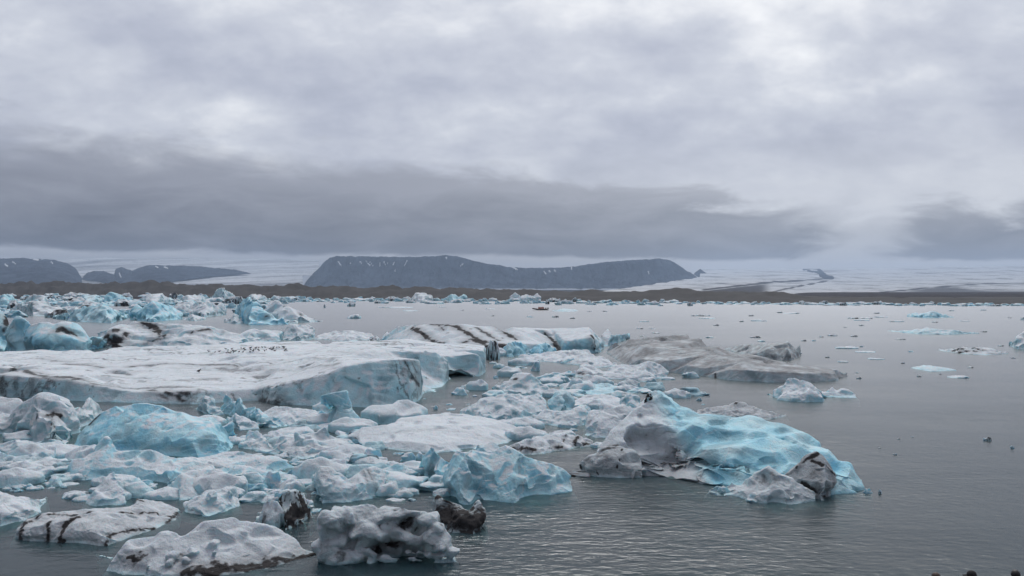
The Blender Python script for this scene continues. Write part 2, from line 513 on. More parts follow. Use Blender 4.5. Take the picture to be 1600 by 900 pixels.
crest_m = [(440, 449), (474, 446), (482, 436), (490, 426), (497, 420), (505, 411), (515, 403), (525, 400), (560, 400.5), (600, 401), (640, 401.5), (680, 400), (697, 398.5), (715, 400.5), (735, 406), (755, 411), (785, 415), (800, 418), (830, 418.5), (865, 418.5), (890, 417), (920, 413), (940, 410), (975, 407), (1005, 405.5), (1030, 404), (1045, 406), (1058, 412), (1072, 422), (1086, 430), (1100, 438), (1125, 447)]
foot_m = [(440, 451), (1125, 451)]
st = [([(528, 408), (533, 415)], .8), ([(545, 409), (548, 412)], .7), ([(562, 408), (567, 414)], .8), ([(572, 408), (578, 415)], .8), ([(578, 409), (583, 416)], .8), ([(593, 410), (594, 415)], .7), ([(600, 409), (603, 416)], .9), ([(606, 409), (605, 413)], .7), ([(616, 410), (614, 414)], .7), ([(636, 407), (632, 415)], .9), ([(697, 402), (698, 404)], 1.2), ([(720, 415), (723, 413)], 1.2), ([(617, 421), (617, 424)], .7),
      ([(850, 424), (853, 428)], 1.1), ([(857, 422), (860, 425)], .9), ([(866, 422), (868, 424)], 1.0), ([(893, 417), (893, 421)], .7), ([(1013, 424), (1014, 428)], 1.0), ([(1056, 410), (1066, 416)], 1.6), ([(1075, 421), (1092, 433)], 1.6), ([(800, 417), (808, 421)], 1.0), ([(500, 415), (494, 422)], .6)]
ridge('table_mountain', crest_m, foot_m, 7000, 6250, 440, 1125, seed=3, streaks=st)
# rock shoulder right of the mountain, half under the ice
ridge('rock_shoulder', [(1078, 436), (1086, 426), (1094, 420), (1100, 424), (1112, 434)], [(1078, 440), (1112, 440)], 7300, 6900, 1078, 1112, seed=8)

# left: ice cap draining between two dark mountains
def cap_D(py):
    return np.interp(450 - py, [0, 8, 18, 30, 50], [4200, 5000, 6300, 7800, 9500])
px = np.arange(-900, 500, 3.0)
rows = np.linspace(450, 403, 60)
PX, PY = np.meshgrid(px, rows)
PX = np.minimum(PX, np.where(PY > 427, 473 - 0.0 * PY, 500) - (500 - PX) * 1e-3)
tilt = tab(px, [(-900, 0), (250, 0), (420, 3), (490, 6), (520, 8)])
D = cap_D(PY)
PYs = PY + tilt * sst(450 - PY, 0, 20) * 0.6
P = unproj(PX, PYs, D)
P[..., 2] += (fbm(P.reshape(-1, 3) / 350, 12, 3) * 9).reshape(PX.shape) * sst(450 - PY, 2, 12)
lines = fbm(np.stack([(PX * 0.004).ravel(), (PY * 0.35 + PX * 0.02).ravel(), 0 * PX.ravel()], -1), 4, 4).reshape(PX.shape)
dirt = np.clip(0.30 + lines * 0.55 + 0.30 * sst(PY, 436, 448), 0, .7)
grid_mesh('ice_cap', P, TERRAIN, (np.ones_like(PX), dirt, 0 * PX))
ridge('ice_cap_mountain', [(-900, 396), (-400, 400), (-120, 399), (0, 404), (30, 403), (60, 404.5), (85, 406), (105, 411), (118, 419), (128, 434)], [(-900, 446), (60, 445), (100, 443), (128, 442)], 6300, lambda p: cap_D(p) - 150, -900, 128, lin=True, seed=21, gully=0.10, step=2.0,
      streaks=[([(8, 413), (12, 416)], 1.2), ([(20, 409), (24, 412)], .9), ([(53, 405), (60, 406)], 1.3), ([(80, 409), (83, 412)], .8)])
ridge('nunatak_ridge', [(176, 436), (181, 420), (190, 417), (200, 421), (206, 423), (218, 418), (233, 414), (250, 414.5), (280, 415), (310, 416), (340, 419), (366, 421), (380, 424), (392, 427)], [(176, 440), (200, 443), (250, 443), (290, 437), (345, 431), (392, 428)], 6700, lambda p: cap_D(p) - 120, 176, 392, lin=True, seed=31, gully=0.12,
      streaks=[([(243, 416), (247, 418)], .9), ([(257, 417), (262, 419)], 1.0), ([(186, 426), (189, 433)], .8)])
ridge('nunatak_knoll', [(128, 434), (137, 426), (148, 423), (165, 424.5), (180, 429), (188, 437)], [(128, 437), (150, 439), (170, 443), (188, 442)], 6300, lambda p: cap_D(p) - 120, 128, 188, lin=True, seed=37, gully=0.2)

# right: broad outlet glacier coming down to the shore
px = np.linspace(0, 1, 420)
srow = np.linspace(0, 1, 90)
bot = [(900, 456), (940, 455.5), (1000, 455.5), (1200, 457), (1260, 466), (1400, 469), (1600, 470), (2600, 470)]
topl = [(900, 423), (1100, 421), (1200, 419.5), (1260, 420), (1400, 418), (1600, 415), (2000, 411), (2600, 409)]
left = [(418, 1096), (433, 1093), (437, 1064), (447, 1001), (455, 940), (470, 900)]
PX = np.zeros((90, 420)); PY = PX.copy(); D = PX.copy()
for i_, s in enumerate(srow):
    pyc = 456 + (420 - 456) * s
    l_ = np.interp(pyc, [a for a, b in left], [b for a, b in left])
    PX[i_] = l_ + (2600 - l_) * px ** 1.5
    b_, t_ = tab(PX[i_], bot), tab(PX[i_], topl)
    PY[i_] = b_ + (t_ - b_) * s
    D[i_] = 1000 + 8000 * s ** 1.35
P = unproj(PX, PY, D)
P[..., 2] += (fbm(P.reshape(-1, 3) / 260, 41, 3) * 7).reshape(PX.shape) * sst(D, 1200, 4000)
cA = [(1098, 453), (1150, 447), (1200, 441.5), (1260, 438), (1300, 435)]
cB = [(1212, 455), (1250, 447), (1292, 439)]
cC = [(1375, 457), (1450, 449.5), (1540, 443.5), (1600, 442), (1750, 441), (2600, 438)]
fine = fbm(np.stack([(PX * 0.012).ravel(), (PY * 0.55 - PX * 0.03).ravel(), 0 * PX.ravel()], -1), 44, 4, 0.6).reshape(PX.shape)
dirt = np.clip(0.16 + 0.55 * fine + 0.15 * np.sin(PY * 1.1 + PX * 0.02), 0, 0.65)
for c_, wd in ((cA, 1.3), (cB, 1.0), (cC, 0.9)):
    dirt = np.maximum(dirt, 0.85 * (1 - sst(seg_d(PX, PY, c_), wd * 0.5, wd * 1.7)))
yA = tab(PX, cA); yC = tab(PX, cC)
wedge = sst(PY - yA, 0.5, 3) * sst(1215 - PX, 0, 30) * (PX > 1095)
dirt = np.maximum(dirt, 0.85 * wedge)
under = sst(PY - yC, 0, 2) * sst(PX, 1370, 1450) * (1 - 0.85 * sst(PX + 22 * fine + 6 * (452 - PY), 1500, 1545) * sst(PY, 443, 446) * sst(457 - PY, 0, 5))
dirt = np.maximum(dirt, 0.75 * under)
low = sst(PY + 2.5 * fine, 456.5, 463) * sst(PX, 1180, 1230)
dirt = np.maximum(dirt, 0.9 * low)
rockm = np.zeros_like(PX)
for c_, wd in (([(1256, 421), (1268, 419.6), (1279, 420)], .9), ([(1262, 423), (1275, 425), (1283, 428)], 1.1), ([(1279, 421), (1286, 427), (1292, 432)], 1.6), ([(1283, 430), (1292, 434), (1300, 434.5)], 2.2)):
    rockm = np.maximum(rockm, 1 - sst(seg_d(PX, PY, c_), wd * .8, wd * 2.2))
grid_mesh('outlet_glacier', P, TERRAIN, (1 - rockm, dirt, 0 * PX))

# ---------------------------------------------------------------- air
def haze_box(x0, x1, y0, y1, z0, z1, density, color):
    m = bpy.data.materials.new('haze')
    m.use_nodes = True
    t = NT(m.node_tree)
    t.n.remove(t.n['Principled BSDF'])
    pv = t.add('ShaderNodeVolumePrincipled')
    pv.inputs['Density'].default_value = density
    pv.inputs['Color'].default_value = (*color, 1)
    pv.inputs['Anisotropy'].default_value = 0.2
    t.l.new(pv.outputs[0], t.n['Material Output'].inputs['Volume'])
    return tag(link('haze', box_mesh(x0, x1, y0, y1, z0, z1), m), 'pale bluish haze filling the air over the lagoon', kind='stuff')
haze_box(-9000, 9000, -500, 13200, -6, 420, 0.000080, (0.56, 0.71, 0.92))

# ================================================================ ice
def evaluated(me, mods, cutters=()):
    o = bpy.data.objects.new('tmp', me)
    COL.objects.link(o)
    tmp = [o]
    for cme in cutters:
        c = bpy.data.objects.new('tmp_cut', cme)
        COL.objects.link(c)
        tmp.append(c)
        b = o.modifiers.new('b', 'BOOLEAN')
        b.operation = 'DIFFERENCE'; b.solver = 'EXACT'; b.object = c
    for typ, kw in mods:
        md = o.modifiers.new(typ, typ)
        for k_, v_ in kw.items():
            setattr(md, k_, v_)
    dg = bpy.context.evaluated_depsgraph_get()
    out = bpy.data.meshes.new_from_object(o.evaluated_get(dg))
    for q in tmp:
        m_ = q.data
        bpy.data.objects.remove(q)
        bpy.data.meshes.remove(m_)
    return out

def arrays(me):
    n = len(me.vertices)
    co = np.empty(n * 3); me.vertices.foreach_get('co', co)
    no = np.empty(n * 3); me.vertex_normals.foreach_get('vector', no)
    return co.reshape(-1, 3), no.reshape(-1, 3)

def ico(center, rad, rot=0.0, sub=2):
    bm = bmesh.new()
    bmesh.ops.create_icosphere(bm, subdivisions=sub, radius=1.0)
    M = Matrix.Translation(center) @ Matrix.Rotation(rot, 4, 'Z') @ Matrix.Diagonal((*rad, 1))
    bm.transform(M)
    return bm

def rock_shell(center, rad, rot, seed):
    rs = random.Random(seed)
    bm = bmesh.new()
    vv = []
    for i in range(13):
        v = Vector((rs.gauss(0, 1), rs.gauss(0, 1), rs.gauss(0, 1))).normalized() * rs.uniform(.8, 1.15)
        vv.append(bm.verts.new(v))
    bmesh.ops.convex_hull(bm, input=vv)
    bmesh.ops.delete(bm, geom=[v for v in bm.verts if not v.link_faces], context='VERTS')
    bm.transform(Matrix.Translation(center) @ Matrix.Rotation(rot, 4, 'Z') @ Matrix.Diagonal((*rad, 1)))
    bm.verts.index_update()
    return bm

def add_shell(verts, faces, bm):
    base_ = len(verts)
    bm.verts.ensure_lookup_table()
    verts.extend([tuple(v.co) for v in bm.verts])
    faces.extend([[base_ + v.index for v in f.verts] for f in bm.faces])
    bm.free()

BERGS = {}

def chip(co, no, cand, rs, n, r0, r1, dep, depth):
    order = np.argsort(co[:, 0]); xs_ = co[order, 0]
    for _ in range(n):
        i0 = cand[rs.randint(len(cand))]
        r_ = r0 + (r1 - r0) * rs.rand() ** 1.5
        n_ = no[i0] + (0.6 if no[i0, 2] < 0.75 else 0.3) * rs.randn(3)
        n_ /= np.linalg.norm(n_) + 1e-9
        c0 = co[i0].copy()
        win = order[np.searchsorted(xs_, c0[0] - r_ * 1.2):np.searchsorted(xs_, c0[0] + r_ * 1.2)]
        dv_ = co[win] - c0
        dist = np.linalg.norm(dv_, axis=1)
        k_ = dist < r_
        sel = win[k_]
        ex = np.maximum(dv_[k_] @ n_ + r_ * dep * rs.rand(), 0) * (1 - sst(dist[k_] / r_, 0.6, 1.0))
        co[sel] -= n_ * (ex * depth)[:, None]

def sculpt(me, seed, H, lump=1.0, scallop=1.0, grain=1.0, blue=0.4, dirt=0.05, snow=1.0, undercut=0.20, layers=(), strokes=(), blobs=(), clean_top=False, snow_lo=0.40, vox=0.08, bluefn=None, facets=0.9, facet_depth=0.92, silt=0.0, strata=1.0, silt_top=0.0):
    """melt the faceted block: lumps, melt scallops, a waterline notch; then where it is snow, blue ice, ash and painted hollow shade"""
    co, no = arrays(me)
    L = max(0.5, H)
    rs = np.random.RandomState(seed)
    p = co + seed * 13.7
    big = perlin(p / (L * 1.2), seed) + 0.5 * perlin(p / (L * 0.55), seed + 5)
    fade = sst(co[:, 2], -0.6 * H, 0.1 * H)
    co = co + no * (H * 0.15 * lump * big * (0.25 + 0.75 * fade))[:, None]
    # fracture facets: flat local cuts that leave crisp edges
    ext = co.max(0) - co.min(0)
    nf = int(np.clip(facets * (ext[0] * ext[1] + 2 * H * (ext[0] + ext[1])) / (L * L) * 1.3, 10, 220))
    cand = np.nonzero(co[:, 2] > 0.04 * H)[0]
    chip(co, no, cand, rs, nf, L * 0.16, L * 0.70, 0.07, facet_depth)
    me.vertices.foreach_set('co', co.ravel()); me.update()
    co, no = arrays(me)
    steep = 1 - sst(no[:, 2], 0.35, 0.8)
    top = sst(no[:, 2], 0.3, 0.75)
    warp = np.stack([perlin(p / L * 0.8, seed + 1), perlin(p / L * 0.8, seed + 2), perlin(p / L * 0.8, seed + 3)], -1)
    m1 = sst(perlin(p / (L * 1.1), seed + 51), -0.15, 0.35)
    m2 = sst(perlin(p / (L * 1.3), seed + 52), -0.15, 0.35)
    sc = 0.30 - np.abs(perlin(p / (L * 0.42) + warp * 0.7, seed + 7))        # rounded dishes with sharp rims
    sc2 = 0.28 - np.abs(perlin(p * np.array([1, 1, .45]) / (L * 0.19) + warp * 1.0, seed + 8))
    bl = np.abs(perlin(p / (L * 0.26) + warp * 0.5, seed + 11)) - 0.25       # snow lumps
    gr = perlin(p / max(vox * 3.0, 0.14), seed + 13)
    disp = H * (scallop * (0.11 * sc * m1 + 0.018 * sc2 * m2) * (0.3 + 0.7 * steep) + 0.07 * lump * bl * top * m2)
    # tilted strata weathered into ledges
    tl = rs.randn(3) * 0.35 + np.array([0, 0, 1.0]); tl /= np.linalg.norm(tl)
    st_ = (p @ tl) / (L * 0.16) + 0.9 * perlin(p / (L * 0.7), seed + 61)
    saw = st_ - np.floor(st_)
    disp += H * strata * 0.030 * (saw - 0.5) * steep * sst(perlin(p / (L * 0.9), seed + 62), -0.2, 0.25)
    disp += grain * min(0.014 * H, 0.03) * gr * top * (0.3 + 0.7 * m1)
    wl = np.exp(-((co[:, 2] - 0.06 * H) / (0.16 * H)) ** 2) * (co[:, 2] > -0.5 * H)
    new = co + no * (disp * (0.25 + 0.75 * fade))[:, None]
    hn = no.copy(); hn[:, 2] = 0
    new -= hn * (undercut * H * wl * (0.6 + 0.8 * perlin(p / (L * 0.8), seed + 21)))[:, None]
    if facets > 0.3:                                          # small chips last, so their edges stay sharp
        me.vertices.foreach_set('co', new.ravel()); me.update()
        _, no = arrays(me)
        chip(new, no, cand, rs, int(min(nf * 2.0, 260)), L * 0.06, L * 0.26, 0.10, 0.9)
    zf = float(np.clip(H / max(new[:, 2].max(), 1e-3), 0.85, 1.35))
    new[:, 2] = np.where(new[:, 2] > 0, new[:, 2] * zf, new[:, 2])
    me.vertices.foreach_set('co', new.ravel())
    me.update()
    co, no = arrays(me)
    n1 = fbm(p / (L * 0.5), seed + 31, 3)
    n2 = fbm(p / (L * 0.18), seed + 33, 3)
    sn = sst(no[:, 2] + 0.35 * n2 + 0.25 * n1, snow_lo, snow_lo + 0.4) * snow
    hz = np.clip(co[:, 2] / max(H, 0.1), 0, 1)
    bv = blue * (1.0 + 0.8 * n1 + 0.25 * n2)
    wet = 1 - sst(co[:, 2], 0.02, 0.05 + 0.10 * H)
    bv = np.maximum(bv, wet * (blue * 0.6 + 0.25))            # clear, bubble-free ice where the water has washed it
    sn = sn * (1 - 0.7 * wet)
    if bluefn is not None:
        bv, sn, silt = bluefn(co, no, bv, sn)
    dv = np.clip(dirt * (0.5 + 1.6 * n1 + 1.1 * n2), 0, 1)
    for (nrm, spacing, width, amt) in layers:                 # ash layers are planes in the ice
        nv = np.array(nrm, float); nv /= np.linalg.norm(nv)
        s = (co @ nv + 0.25 * spacing * n1 + seed) / spacing
        dd = np.abs(s - np.round(s)) * spacing
        sel = (perlin(np.stack([np.round(s) * 3.7, p[:, 0] / (L * 2), p[:, 1] / (L * 2)], -1), seed + 40) > -0.05)
        dv = np.maximum(dv, amt * (1 - sst(dd, width * 0.4, width * (1.2 + 1.2 * n2))) * sel)
    halo = np.zeros(len(co))
    steep2 = 1 - sst(no[:, 2], 0.25, 0.65)
    if strokes or blobs:
        n_p = len(me.polygons)
        tree = BVHTree.FromPolygons(co.tolist(), [tuple(pg.vertices) for pg in me.polygons])
        def hit(px, py):
            dirv = Vector(((px - 800) / FPX, 1, -(py - HOR) / FPX)).normalized()
            h = tree.ray_cast(Vector((0, 0, CAM_H)), dirv)
            return None if h[0] is None else np.array(h[0])
        for pts, wd, amt in strokes:
            hs = [h for h in (hit(*q_) for q_ in pts) if h is not None]
            if len(hs) == 1: hs = hs * 2
            best = np.full(len(co), 1e9)
            for a_, b_ in zip(hs[:-1], hs[1:]):
                ab = b_ - a_
                t_ = np.clip(((co - a_) @ ab) / (ab @ ab + 1e-9), 0, 1)
                best = np.minimum(best, np.linalg.norm(co - a_ - t_[:, None] * ab, axis=1))
            dv = np.maximum(dv, amt * (1 - sst(best + wd * 0.7 * n2 + wd * 0.5 * n1, wd * 0.15, wd * 1.4)))
            halo = np.maximum(halo, amt * (1 - sst(best + wd * n1, wd * 0.5, wd * 4.0)))
        for (px_, py_), rad, amt in blobs:  # dark spots: ash, plus shade painted into some hollows
            h = hit(px_, py_)
            if h is not None:
                best = np.linalg.norm(co - h, axis=1)
                dv = np.maximum(dv, amt * (1 - sst(best + rad * 0.9 * n2 + rad * 0.6 * n1, rad * 0.1, rad * 1.2)))
                halo = np.maximum(halo, amt * (1 - sst(best + rad * n1, rad * 0.5, rad * 2.5)))
    sl = silt if np.ndim(silt) else np.clip(silt * (0.85 + 0.7 * n1 + 0.3 * n2), 0, 1)
    sl = sl * (1 - silt_top * steep2)
    sl = np.maximum(sl, 0.65 * halo)
    set_attr(me, bv, dv, sn, sl)
    smooth(me)
    me.update()

def berg(name, label, front, crest, mid=(), back=0.8, seed=1, cat='iceberg', group=None, smooth_n=2, plateau=0.3, extra=(), cuts=(), k=1.15, vox=None, foot=0.12, keep=1.0, **kw):
    """front: the waterline as the photo shows it, left to right; crest and mid: (px, py, metres behind the waterline)"""
    fr = [at(px, py) for px, py in front]
    fx = np.array([px for px, py in front], float)
    fD = np.array([p.y for p in fr])
    order = np.argsort(fx)
    def pt(px, py, dep):
        return atd(px, py, float(np.interp(px, fx[order], fD[order])) + dep)
    cr = [pt(*c) for c in crest]
    md = [pt(*c) for c in mid]
    pl = [Vector((p.x * (1 + plateau * max(p.z, .1) / p.y), p.y + plateau * max(p.z, .1), p.z * 0.97)) for p in cr] if plateau else []
    H = max(max(p.z for p in cr + md), 0.15)
    Dm = float(np.mean(fD))
    if vox is None:
        vox = max(0.036, Dm / 804 * k * 1.08)
    # plan outline: front line, then the crest pushed back to the water
    out = [(p.x, p.y, 0.0) for p in fr]
    for p in reversed(cr):
        bk = max((back + plateau) * max(p.z, 0.12), 0.15)
        out.append((p.x * (1 + bk / p.y), p.y + bk, 0.0))
    inner = [(p.x, p.y, max(p.z, 0.03)) for p in cr + md + pl]
    v2 = [Vector(q[:2]) for q in out + inner]
    nO = len(out)
    res = delaunay_2d_cdt(v2, [], [list(range(nO))], 1, 1e-4)
    V, E, F, ov = res[0], res[1], res[2], res[3]
    zs = [q[2] for q in out + inner]
    verts = []
    for co, o_ in zip(V, ov):
        z = max([zs[i] for i in o_], default=0.0) if o_ else 0.0
        if o_ and all(i < nO for i in o_): z = 0.0
        verts.append((co.x, co.y, z))
    cx, cy_ = np.mean([q[0] for q in out]), np.mean([q[1] for q in out])
    # boundary edges -> skirt under water
    cnt = {}
    for f in F:
        for a, b in zip(f, list(f[1:]) + [f[0]]):
            cnt[(a, b)] = cnt.get((a, b), 0) + 1
    bnd = [(a, b) for (a, b) in cnt if (b, a) not in cnt]
    faces = [list(f) for f in F]
    low = {}
    dp = -max(0.45 * H, 0.35)
    n0 = len(verts)
    for i, (x, y, z) in enumerate(list(verts)):
        low[i] = len(verts)
        s = 1 + foot * H / max(np.hypot(x - cx, y - cy_), 0.3)
        verts.append((cx + (x - cx) * s, cy_ + (y - cy_) * s, dp))
    for a, b in bnd:
        faces.append([b, a, low[a], low[b]])
    for f in F:
        faces.append([low[i] for i in reversed(f)])
    for e in extra:                                            # lumps fused onto the block: px, py, depth, radii
        px, py, dep, rad = e[:4]
        c = pt(px, py, dep)
        add_shell(verts, faces, rock_shell(c, rad if isinstance(rad, tuple) else (rad,) * 3, e[4] if len(e) > 4 else 0.0, int(px * 7 + py)))
    me = mesh_np(name, verts, faces)
    cv_, cf_ = [], []
    for cdef in cuts:
        px, py, dep, rad = cdef[:4]
        cb_r = rad[0] if isinstance(rad, tuple) else rad
        cb = ico(pt(px, py, dep), rad if isinstance(rad, tuple) else (rad,) * 3, cdef[4] if len(cdef) > 4 else 0.0, 3)
        for v in cb.verts:
            c0 = pt(px, py, dep)
            v.co = c0 + (v.co - c0) * (1 + 1.0 * float(perlin(np.array([tuple(v.co * (0.9 / max(0.14, cb_r)))]), int(px))[0]))
        cb.verts.index_update()
        add_shell(cv_, cf_, cb)
    cutters = [evaluated(mesh_np('cut', cv_, cf_), [('REMESH', dict(mode='VOXEL', voxel_size=vox * 1.5))])] if cuts else []
    mods = [('REMESH', dict(mode='VOXEL', voxel_size=vox)), ('SMOOTH', dict(factor=0.5, iterations=smooth_n))]
    if cutters:                                                # fuse the lumps first, then cut
        me = evaluated(me, [('REMESH', dict(mode='VOXEL', voxel_size=vox * 1.5))])
    me = evaluated(me, mods, cutters)
    if len(me.vertices) < 50: raise RuntimeError('empty ' + label)
    me.name = name
    sculpt(me, seed, H, vox=vox, **kw)
    # set the origin at the waterline
    org = Vector((cx, cy_, 0))
    me.transform(Matrix.Translation(-org))
    o = link(name, me, ICE)
    o.location = org
    tag(o, label, cat, group)
    BERGS[label] = o
    return o

# ---- a library of small pieces, shared by all the loose ice
def unit_chunk(kind, seed, blue=0.35, dirt=0.05, res=0.045, silt=0.0, snow=1.0):
    rnd = random.Random(seed)
    bm = bmesh.new()
    pts = []
    if kind == 'lump':
        for i in range(16):
            a = rnd.uniform(0, 6.28); r_ = rnd.uniform(0.55, 1) * 0.5
            pts.append((r_ * math.cos(a), r_ * 0.75 * math.sin(a), rnd.choice((-.25, 0.0, 0.05))))
        for i in range(9):
            a = rnd.uniform(0, 6.28); r_ = rnd.uniform(0, 0.34)
            pts.append((r_ * math.cos(a), r_ * 0.7 * math.sin(a), rnd.uniform(0.25, 0.42)))
    elif kind == 'fin':
        for i in range(12):
            a = i * 0.52; pts.append((0.5 * math.cos(a) * rnd.uniform(.8, 1), 0.3 * math.sin(a) * rnd.uniform(.7, 1), rnd.choice((-.2, 0.02))))
        x0 = rnd.uniform(-.3, .2)
        for i in range(4):
            pts.append((x0 + i * 0.1, rnd.uniform(-.06, .06), rnd.uniform(.25, .6) * (1 - 0.13 * i)))
    else:                                                      # floe
        for i in range(14):
            a = i * 0.449; r_ = rnd.uniform(.7, 1) * .5
            for z in (-.12, rnd.uniform(.05, .10)):
                pts.append((r_ * math.cos(a), r_ * 0.8 * math.sin(a), z))
        for i in range(5):
            pts.append((rnd.uniform(-.3, .3), rnd.uniform(-.2, .2), rnd.uniform(.08, .2)))
    vs_ = [bm.verts.new(q) for q in pts]
    bmesh.ops.convex_hull(bm, input=vs_)
    bmesh.ops.delete(bm, geom=[v for v in bm.verts if not v.link_faces], context='VERTS')
    verts, faces = [], []
    bm.verts.index_update()
    add_shell(verts, faces, bm)
    for i in range({'lump': 3, 'fin': 2, 'floe': 4}[kind]):
        r_ = rnd.uniform(.07, .17)
        add_shell(verts, faces, rock_shell((rnd.uniform(-.36, .36), rnd.uniform(-.22, .22), rnd.uniform(.02, .22 if kind != 'floe' else .08)), (r_ * rnd.uniform(1, 1.8), r_, r_ * rnd.uniform(.6, 1.1)), rnd.uniform(0, 3), seed * 10 + i))
    me = evaluated(mesh_np('chunk', verts, faces), [('REMESH', dict(mode='VOXEL', voxel_size=res)), ('SMOOTH', dict(factor=0.5, iterations=1))])
    sculpt(me, seed + 100, {'lump': .4, 'fin': .45, 'floe': .22}[kind], lump=0.7, scallop=0.8, grain=0.4, facets=1.4, silt=silt, snow=snow, blue=blue, dirt=dirt, vox=res, undercut=0.08)
    me.materials.append(ICE)
    return me

LIB = {'lump': [], 'fin': [], 'floe': [], 'dirty': [], 'blue': [], 'clear': []}
for i in range(5): LIB['lump'].append(unit_chunk('lump', 200 + i, 0.30 + 0.08 * i, 0.02 + 0.05 * (i == 2)))
for i in range(4): LIB['fin'].append(unit_chunk('fin', 300 + i, 0.45))
for i in range(4): LIB['floe'].append(unit_chunk('floe', 400 + i, 0.35, 0.03))
for i in range(3): LIB['dirty'].append(unit_chunk('floe', 500 + i, 0.2, 0.35 + 0.25 * i))
for i in range(3): LIB['blue'].append(unit_chunk('lump', 600 + i, 0.75, 0.0))
for i in range(3): LIB['clear'].append(unit_chunk('lump', 700 + i, 0.35 + .2 * i, 0.05 + .12 * i, silt=0.45, snow=0.25))
HGT = {'clear': .42, 'lump': .42, 'fin': .5, 'floe': .16, 'dirty': .16, 'blue': .42}
_rc = random.Random(77)

def chunk(px, py, wpx, hpx, kind, label, group=None, name='ice_chunk', cat='ice', rot=None, depth=None, i=None):
    """a loose piece floating with its waterline at (px, py), wpx wide and hpx tall in the photo"""
    p = at(px, py)
    m = p.y / FPX
    W = wpx * m
    Hh = max(hpx * m, 0.03)
    lib = LIB[kind]
    me = lib[_rc.randrange(len(lib)) if i is None else i % len(lib)]
    o = bpy.data.objects.new(name, me)
    COL.objects.link(o)
    dep = W * (depth or _rc.uniform(0.75, 1.1))
    o.location = (p.x, p.y + dep * 0.35, 0)
    o.scale = (W, dep, Hh / HGT[kind])
    o.rotation_euler = (0, 0, (_rc.choice((0, math.pi)) + _rc.uniform(-.35, .35)) if rot is None else rot)
    tag(o, label, cat, group)
    return o

# ================================================================ the icebergs, nearest first
# holed dirty-white berg in the foreground
LAB = 'white berg riddled with melt holes and caves, nearest at the bottom centre'
ARCH = [(516, 802, 17, .25), (512, 825, 16, .2), (513, 848, 17, .15), (517, 864, 16, .1), (533, 872, 13, .1), (530, 800, 18, .4), (548, 796, 17, .5), (568, 794, 17, .5), (592, 796, 15, .55), (612, 794, 12, .5),
        (560, 818, 19, .35), (582, 822, 16, .35), (537, 838, 10, .25), (556, 846, 11, .2), (575, 842, 12, .2), (598, 828, 13, .3), (545, 866, 13, .1), (562, 872, 10, .1), (574, 860, 9, .12), (582, 876, 8, .05), (602, 874, 8, .05), (622, 876, 7, .05), (643, 875, 7, .05), (655, 873, 5, .05),
        (630, 792, 10, .5), (650, 795, 10, .5), (668, 800, 12, .45), (681, 814, 12, .4), (608, 812, 9, .35), (618, 826, 11, .25), (634, 834, 11, .2), (650, 840, 9, .2), (664, 832, 9, .25), (680, 832, 14, .25), (690, 846, 13, .2), (700, 860, 11, .12), (688, 868, 9, .08), (670, 864, 7, .1), (652, 863, 6, .1), (640, 862, 6, .12),
        (637, 812, 30, 1.15), (610, 852, 26, 1.0), (665, 848, 24, .95), (560, 840, 40, 1.1), (600, 815, 36, 1.2), (660, 820, 30, 1.2), (540, 850, 30, .9), (640, 860, 26, 1.1),
        (530, 892, 24, .3), (570, 892, 22, .4), (610, 892, 20, .5), (650, 890, 18, .5), (692, 884, 18, .35), (600, 880, 30, 1.2), (660, 880, 26, 1.0)]
vv, ff = [], []
for i, (px, py, r_, dep) in enumerate(ARCH):
    q = r_ / 47.5 * 1.27
    add_shell(vv, ff, rock_shell(atd(px, py, 26.45 + dep), (q * 1.2, q * (1.5 if dep < .8 else .9), q * 1.05), i * 1.3, 50 + i))
me = evaluated(mesh_np('holed', vv, ff), [('REMESH', dict(mode='VOXEL', voxel_size=.034)), ('SMOOTH', dict(factor=.7, iterations=34))])
me.name = 'iceberg'
sculpt(me, 2, 1.75, vox=.03, lump=.25, scallop=.9, grain=1.2, blue=.12, dirt=.12, snow=.8, snow_lo=.0, silt=.22, strata=.3, facets=.29, facet_depth=.35, undercut=.05,
       blobs=[((635, 812), .45, .75), ((612, 850), .3, .85), ((662, 848), .3, .6), ((538, 818), .12, .6), ((530, 868), .2, .5), ((590, 862), .16, .8), ((550, 832), .15, .4), ((690, 820), .15, .5)])  # blobs paint cave shade into the colour of the melt holes
org = atd(607, 880, 26.9); org.z = 0
me.transform(Matrix.Translation(-org))
holed = link('iceberg', me, ICE); holed.location = org
tag(holed, LAB, 'iceberg')
berg('iceberg', 'small black ash-coated berg with pale rims beside the holed white berg',
     [(690, 828), (702, 834), (722, 834), (740, 836), (761, 830)],
     [(664, 795, .9), (683, 775, 1.2), (700, 783, 1.2), (718, 785, 1.1), (733, 794, .8), (748, 781, 1.0), (760, 797, .6)],
     mid=[(705, 812, .35), (725, 812, .3), (748, 812, .25), (735, 803, .5)], seed=4, blue=.1, dirt=.9, snow=.25, lump=.7, k=.8, smooth_n=2,
     cuts=[(712, 810, .1, (.22, .35, .2)), (738, 815, .0, (.18, .3, .2))],
     strokes=[([(700, 800), (715, 815), (740, 815), (757, 808)], .35, 1.0), ([(690, 800), (700, 825)], .2, 1.0)])
berg('iceberg', 'boulder-like black lump of ash-filled ice left of the holed white berg',
     [(435, 822), (445, 829), (467, 825), (482, 815), (493, 803)], [(436, 780, .5), (446, 770, .8), (462, 766, .9), (480, 770, .9), (490, 785, .6)],
     mid=[(450, 800, .3), (475, 795, .35)], seed=5, blue=.0, dirt=1.3, snow=.15, lump=.6, scallop=1.6, k=.8)
